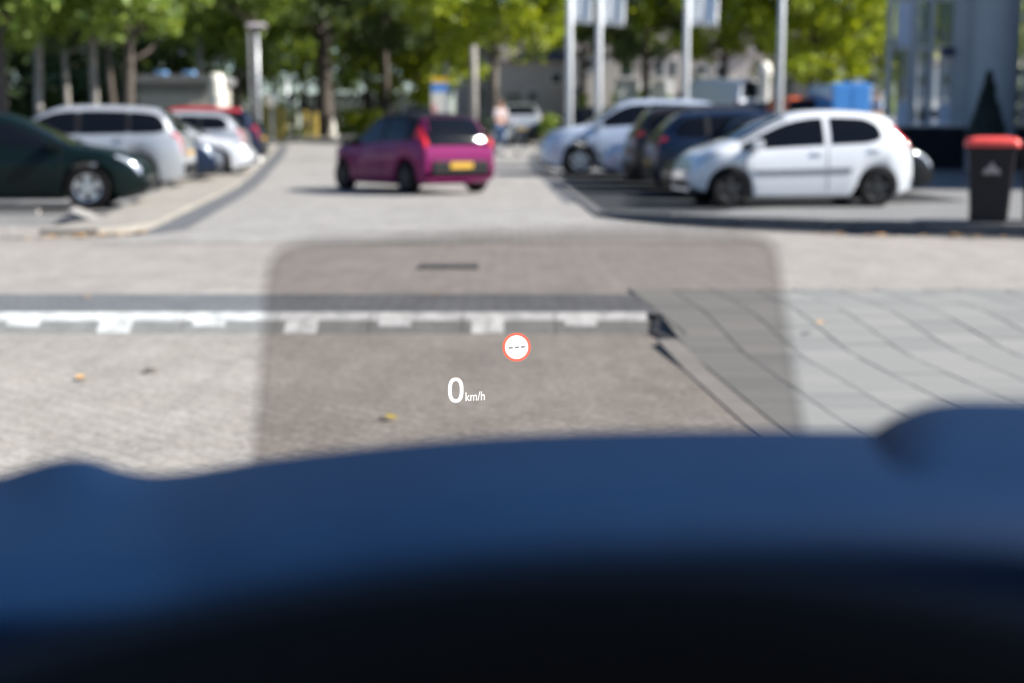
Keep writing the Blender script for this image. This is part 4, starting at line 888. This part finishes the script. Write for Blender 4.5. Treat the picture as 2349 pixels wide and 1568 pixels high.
for a, b in (((-.52, 0, .34), (-.15, 0, .82)), ((-.52, 0, .34), (-.08, 0, .30)), ((-.08, 0, .30), (-.17, 0, .92)), ((-.08, 0, .30), (.38, 0, .80)), ((-.15, 0, .80), (.36, 0, .88)), ((.34, 0, 1.0), (.52, 0, .34))): fr.tube([a, b], .02, 8)
fr.build('frame', 'blackp', bk, smooth=True); MB().tube([(.25, -.28, 1.05), (.34, 0, 1.03), (.25, .28, 1.05)], .014, 8).build('handlebar', 'steel', bk, smooth=True); loft([rounded(-.30, -.04, -.08, .08, .93), rounded(-.30, -.02, -.07, .07, .99)]).build('saddle', 'black', bk)
loft([rounded(-.8, -.4, -.2, .2, .45), rounded(-.82, -.38, -.22, .22, .75)]).build('pannier_bag', 'ivory', bk)
pp = person('person', xat(2012, 44), 44, math.radians(200), 'person in a pale blue shirt standing right of the bright blue van', 'shirtblue', .05); pp.location.z += .28

# ------------------------------------------------------------------ fallen leaves
def leaf_shape(s, seed):
    r = random.Random(seed); out = []
    for k in range(9): a = 2 * math.pi * k / 9; q = s * (1 if k % 2 else .72) * r.uniform(.8, 1.1); out.append((math.cos(a) * q * 1.25, math.sin(a) * q, abs(math.sin(a)) * s * .35))
    vs = [(0, 0, .004)] + out; return MB().add(vs, [(0, k + 1, (k + 1) % 9 + 1) for k in range(9)])
def leaf(x, y, z, m, label, s=.05, seed=1, group=None):
    s *= .72
    p = onz(x, y, z); o = leaf_shape(s, seed).build('fallen_leaf', m, None, loc=(p.x, p.y, p.z + .01), rot=(0, 0, seed * 1.3)); tag(o, label, 'leaf', group)
leaf(190, 872, NEAR_Z, 'leafdry', 'orange-brown leaf lying alone on the near left road', .055, 1)
leaf(890, 965, NEAR_Z, 'leafyel', 'yellow leaf lying just above the dashboard edge', .05, 2)
leaf(1885, 745, 0, 'leafdry', 'tan leaf lying on the grey paving tiles', .05, 3)
leaf(200, 685, 0, 'leafdry', 'tan leaf at the left on the dark paver band', .045, 4)
leaf(1000, 680, 0, 'leafdry', 'tan leaf at the middle of the dark paver band', .03, 5)
leaf(1665, 672, 0, 'leafdry', 'tan leaf at the far edge of the grey tiles', .03, 6)
leaf(2190, 545, 0, 'leafdry', 'largest orange leaf under the right kerb below the bins', .11, 7)
for i, x in enumerate((1880, 1900, 1930, 1990, 2005, 2030, 2060, 2120, 2240, 2300)): leaf(x, 541 + i * .6, 0, 'leafdry', 'small orange leaf lying along the right kerb', .05 + .02 * (i % 3), 10 + i, 'leaves along the right kerb')
for i, x in enumerate((70, 100, 128, 150, 172, 196, 215, 240, 262, 285, 305, 322)): leaf(x, 550 - i * 1.2, 0.0, 'leafdry', 'small orange leaf in the drift along the left kerb', .06 + .02 * (i % 3), 30 + i, 'leaves along the left kerb')
leaf(25, 528, 0, mat('white_litter', (.75, .75, .75), .7), 'small white scrap of litter on the grey paving at left', .05, 60)
dark = mat('dark_wet_stain', (.09, .08, .075), .9)
leaf(345, 856, NEAR_Z, dark, 'dark flat twig-like leaf on the near left road', .06, 61)

# ------------------------------------------------------------------ the car the photo is taken from
DY = 0.87
TOPE = [(-900, 1150), (-300, 1120), (0, 1092), (70, 1070), (150, 1052), (205, 1054), (280, 1078), (350, 1088), (450, 1080), (600, 1055), (800, 1031), (1100, 1004), (1400, 991), (1700, 987), (1900, 988), (2150, 990), (2600, 1010), (3300, 1060)]
LOW = [(-900, 1760), (-300, 1590), (0, 1500), (200, 1448), (500, 1385), (800, 1338), (1100, 1306), (1500, 1294), (1900, 1314), (2349, 1378), (2700, 1460), (3300, 1620)]
def cr(t, x):
    xs = [q[0] for q in t]; i = max(0, min(len(t) - 2, int(np.searchsorted(xs, x)) - 1)); p0, p1, p2, p3 = t[max(i - 1, 0)], t[i], t[i + 1], t[min(i + 2, len(t) - 1)]
    f = (x - p1[0]) / (p2[0] - p1[0]); m1 = (p2[1] - p0[1]) / (p2[0] - p0[0]) * (p2[0] - p1[0]); m2 = (p3[1] - p1[1]) / (p3[0] - p1[0]) * (p2[0] - p1[0])
    return (2 * f ** 3 - 3 * f ** 2 + 1) * p1[1] + (f ** 3 - 2 * f ** 2 + f) * m1 + (-2 * f ** 3 + 3 * f ** 2) * p2[1] + (f ** 3 - f ** 2) * m2
own = empty('car_cockpit', (0, 0, 0), 0, 'dark blue out-of-focus dashboard of the car the photo is taken from', 'dashboard')
TOPS = [(-900, 1150), (0, 1108), (350, 1092), (600, 1058), (1100, 1006), (1700, 989), (2150, 991), (2600, 1010), (3300, 1060)]
def dash_mesh():
    vs = []; fs = []; X = [-880 + i * 30 for i in range(139)]
    for x in X:
        e = at(x, cr(TOPE, x), DY)                      # far crest
        k = (x - CX) / 3263
        pr = [Vector((e.x * 1.05, DY + .10, e.z - .16)), Vector((e.x * 1.03, DY + .06, e.z - .045)), Vector((e.x * 1.015, DY + .025, e.z - .010)), e,
              Vector((e.x * .983, DY - .015, e.z + .0031)), ]
        base = e.z
        for f in (.18, .36, .55, .75, 1.0):
            Yv = lerp(DY - .015, .47, f); q = at(x, 1045, DY); xx = e.x * Yv / DY
            dd = DY - Yv; zz = lerp(base, at(x, cr(TOPS, x), DY).z, sstep(0, .6, f)) + .20 * dd - .165 * dd * dd
            pr.append(Vector((xx, Yv, zz)))
        pr.append(Vector((pr[-1].x, .44, pr[-1].z - .05))); pr.append(Vector((pr[-1].x, .43, pr[-1].z - .35)))
        vs += pr; m = len(pr)
    for i in range(len(X) - 1):
        for j in range(m - 1): fs.append((i * m + j, i * m + j + 1, (i + 1) * m + j + 1, (i + 1) * m + j))
    return MB().add(vs, fs)
dash_mesh().build('dashboard_top', 'dash', own, smooth=True)
# rounded swelling of the dashboard at the right
vs = []; fs = []; HP = [(1985, 998), (2000, 990), (2035, 966), (2080, 944), (2135, 926), (2200, 918), (2349, 921), (2600, 930), (2900, 960), (3000, 1030)]
for i, (x, y) in enumerate(HP):
    e = at(x, y, .80); f = at(x + 10, y + 6, .90); n_ = at(x, max(y + 150, 1080), .56); g_ = at(x, 1260, .46)
    vs += [f + Vector((0, 0, -.12)), f + Vector((0, 0, -.02)), f.lerp(e, .5) + Vector((0, 0, .0015)), e, e.lerp(n_, .33) + Vector((0, 0, .004)), e.lerp(n_, .66) + Vector((0, 0, .004)), n_, g_ + Vector((0, 0, -.025))]
for i in range(len(HP) - 1):
    for j in range(7): fs.append((i * 8 + j, i * 8 + j + 1, (i + 1) * 8 + j + 1, (i + 1) * 8 + j))
o = MB().add(vs, fs).build('passenger_pad', 'dash', own, smooth=True); ss = o.modifiers.new('sub', 'SUBSURF'); ss.levels = ss.render_levels = 2
# black binnacle hood close to the lens
vs = []; fs = []; X = [-880 + i * 40 for i in range(105)]
for x in X:
    e = at(x, cr(LOW, x), .385); r = .022
    pr = [Vector((e.x, .385 + .05, e.z - .09)), Vector((e.x, .385 + .03, e.z - .022))]
    for k in range(7): a = math.radians(60 + 130 * k / 6); pr.append(Vector((e.x, .385 + r * math.cos(a), e.z - r + r * math.sin(a))))
    pr += [Vector((e.x, .36, e.z - .10)), Vector((e.x, .35, e.z - .5))]; m = len(pr); vs += pr
for i in range(len(X) - 1):
    for j in range(m - 1): fs.append((i * m + j, i * m + j + 1, (i + 1) * m + j + 1, (i + 1) * m + j))
MB().add(vs, fs).build('instrument_hood', 'cowl', own, smooth=True)
# cabin shell: roof lining, header, doors, rear bulkhead, floor (unseen, behind and above the lens; roof edge set to shade the dashboard)
MB().box((.36, -.5475, 1.475), (1.70, 1.865, .05)).build('shade_roof_lining', 'head', own)
MB().box((-.52, -.5, .62), (.06, 1.9, .60)).build('door_panel', 'lining', own); MB().box((1.24, -.5, .62), (.06, 1.9, .60)).build('door_panel', 'lining', own)
MB().box((.36, -1.48, .82), (1.70, .06, 1.25)).build('seat_bulkhead', 'lining', own); MB().box((.36, -.5, .29), (1.66, 1.9, .05)).build('cabin_floor', 'lining', own)
for s, xx in ((-1, -.53), (1, 1.25)): MB().tube([(xx, .95, .92), (xx + .06 * -s, .375, 1.45)], .035, 8).build('windscreen_pillar', 'lining', own)

# head-up display: tinted combiner pane in the dashboard and the image it shows, which stands 2.45 m ahead
hud = empty('head_up_display', at(1200, 1040, .84), 0, 'head-up display: tinted rounded glass pane showing 0 km/h and a round red-rimmed sign', 'head-up display'); ho = Vector(hud.location)
ol = [(574, 1120), (580, 1040), (590, 950), (600, 800), (606, 700), (611, 640), (618, 608), (634, 580), (660, 562), (700, 553), (900, 541), (1200, 528), (1500, 524), (1690, 530), (1735, 537), (1765, 552), (1782, 578), (1792, 640), (1808, 760), (1830, 900), (1846, 985), (1870, 1110)]
tilt = .22; pn = Vector((0, 1, tilt)).normalized(); p0 = at(1200, 800, .855)
def onpl(x, y, off=0.0):
    r = ray(x, y); o = Vector((0, 0, EYE)); t = (p0 + pn * off - o).dot(pn) / r.dot(pn); return o + r * t
N_ = len(ol); inn = []
for i, (x, y) in enumerate(ol):
    a = Vector(ol[i - 1]) if i else Vector(ol[0]) - (Vector(ol[1]) - Vector(ol[0])); b = Vector(ol[(i + 1)]) if i < N_ - 1 else Vector(ol[-1]) + (Vector(ol[-1]) - Vector(ol[-2]))
    t = (b - a).normalized(); n = Vector((-t.y, t.x)); inn.append((x + n.x * 13, y + n.y * 13))
vs = [onpl(*q) - ho for q in ol] + [onpl(*q) - ho for q in inn]
front = [onpl(*q) - ho for q in inn]
MB().add(front, [tuple(range(N_))]).build('combiner_glass', 'combiner', hud)
MB().add(vs, [(i, i + 1, N_ + i + 1, N_ + i) for i in range(N_ - 1)]).build('glass_edge', 'combedge', hud)
VD = 2.45
def hp(x, y, off=0.0): return at(x, y, VD - off) - ho
def flat(name, m, pts_f, parent=hud): return MB().add(*pts_f).build(name, m, parent)
M['hudw'] = emit('display_white_light', (1, 1, 1), 1.1); M['hudr'] = emit('display_red_light', (1.0, .20, .14), .9); M['hudd'] = emit('display_grey_light', (.42, .42, .45), .6)
def ringpts(cx, cy, ax, ay, bx_, by_, pw=2.0, n=48, off=0.0, rot=0.0):
    vs = []
    for a_, b_ in ((ax, ay), (bx_, by_)):
        for k in range(n):
            t = 2 * math.pi * k / n; c, s = math.cos(t), math.sin(t); dx = a_ * math.copysign(abs(c) ** (2 / pw), c); dy = b_ * math.copysign(abs(s) ** (2 / pw), s)
            vs.append(hp(cx + dx * math.cos(rot) - dy * math.sin(rot), cy + dx * math.sin(rot) + dy * math.cos(rot), off))
    return vs, [(k, (k + 1) % n, n + (k + 1) % n, n + k) for k in range(n)]
flat('speed_digit', 'hudw', ringpts(1045.5, 895.5, 17.5, 28.5, 9.5, 21, 2.5, off=.002))
flat('sign_ring', 'hudr', ringpts(1185, 797, 32.5, 33, 26.5, 27, off=.002))
n = 40; flat('sign_face', 'hudw', ([hp(1185 + 26.6 * math.cos(2 * math.pi * k / n), 797 + 27.1 * math.sin(2 * math.pi * k / n), .002) for k in range(n)], [tuple(range(n))]))
for i in range(3):
    x = 1166.5 + i * 14; y = 799 - i * 1.1; flat('sign_dash', 'hudd', ([hp(x, y - 2.2, .005), hp(x + 10, y - 3, .005), hp(x + 10, y + 1.4, .005), hp(x, y + 2.2, .005)], [(0, 1, 2, 3)]))
tc = bpy.data.curves.new('unit', 'FONT'); tc.body = 'km/h'; tc.size = 1.0; tc.offset = .0
to = bpy.data.objects.new('unit_tmp', tc); COL.objects.link(to); dg = bpy.context.evaluated_depsgraph_get(); tm = bpy.data.meshes.new_from_object(to.evaluated_get(dg)); bpy.data.objects.remove(to)
co = np.array([v.co[:] for v in tm.vertices]); x0, x1 = co[:, 0].min(), co[:, 0].max(); y0, y1 = co[:, 1].min(), co[:, 1].max()
for v in tm.vertices:
    u = (v.co.x - x0) / (x1 - x0); w = (v.co.y - y0) / (y1 - y0); v.co = hp(1068 + u * 44, 921 - w * 20.5 - u * 2.5, .002)
tm.materials.clear(); link('unit_lettering', tm, 'hudw', hud)
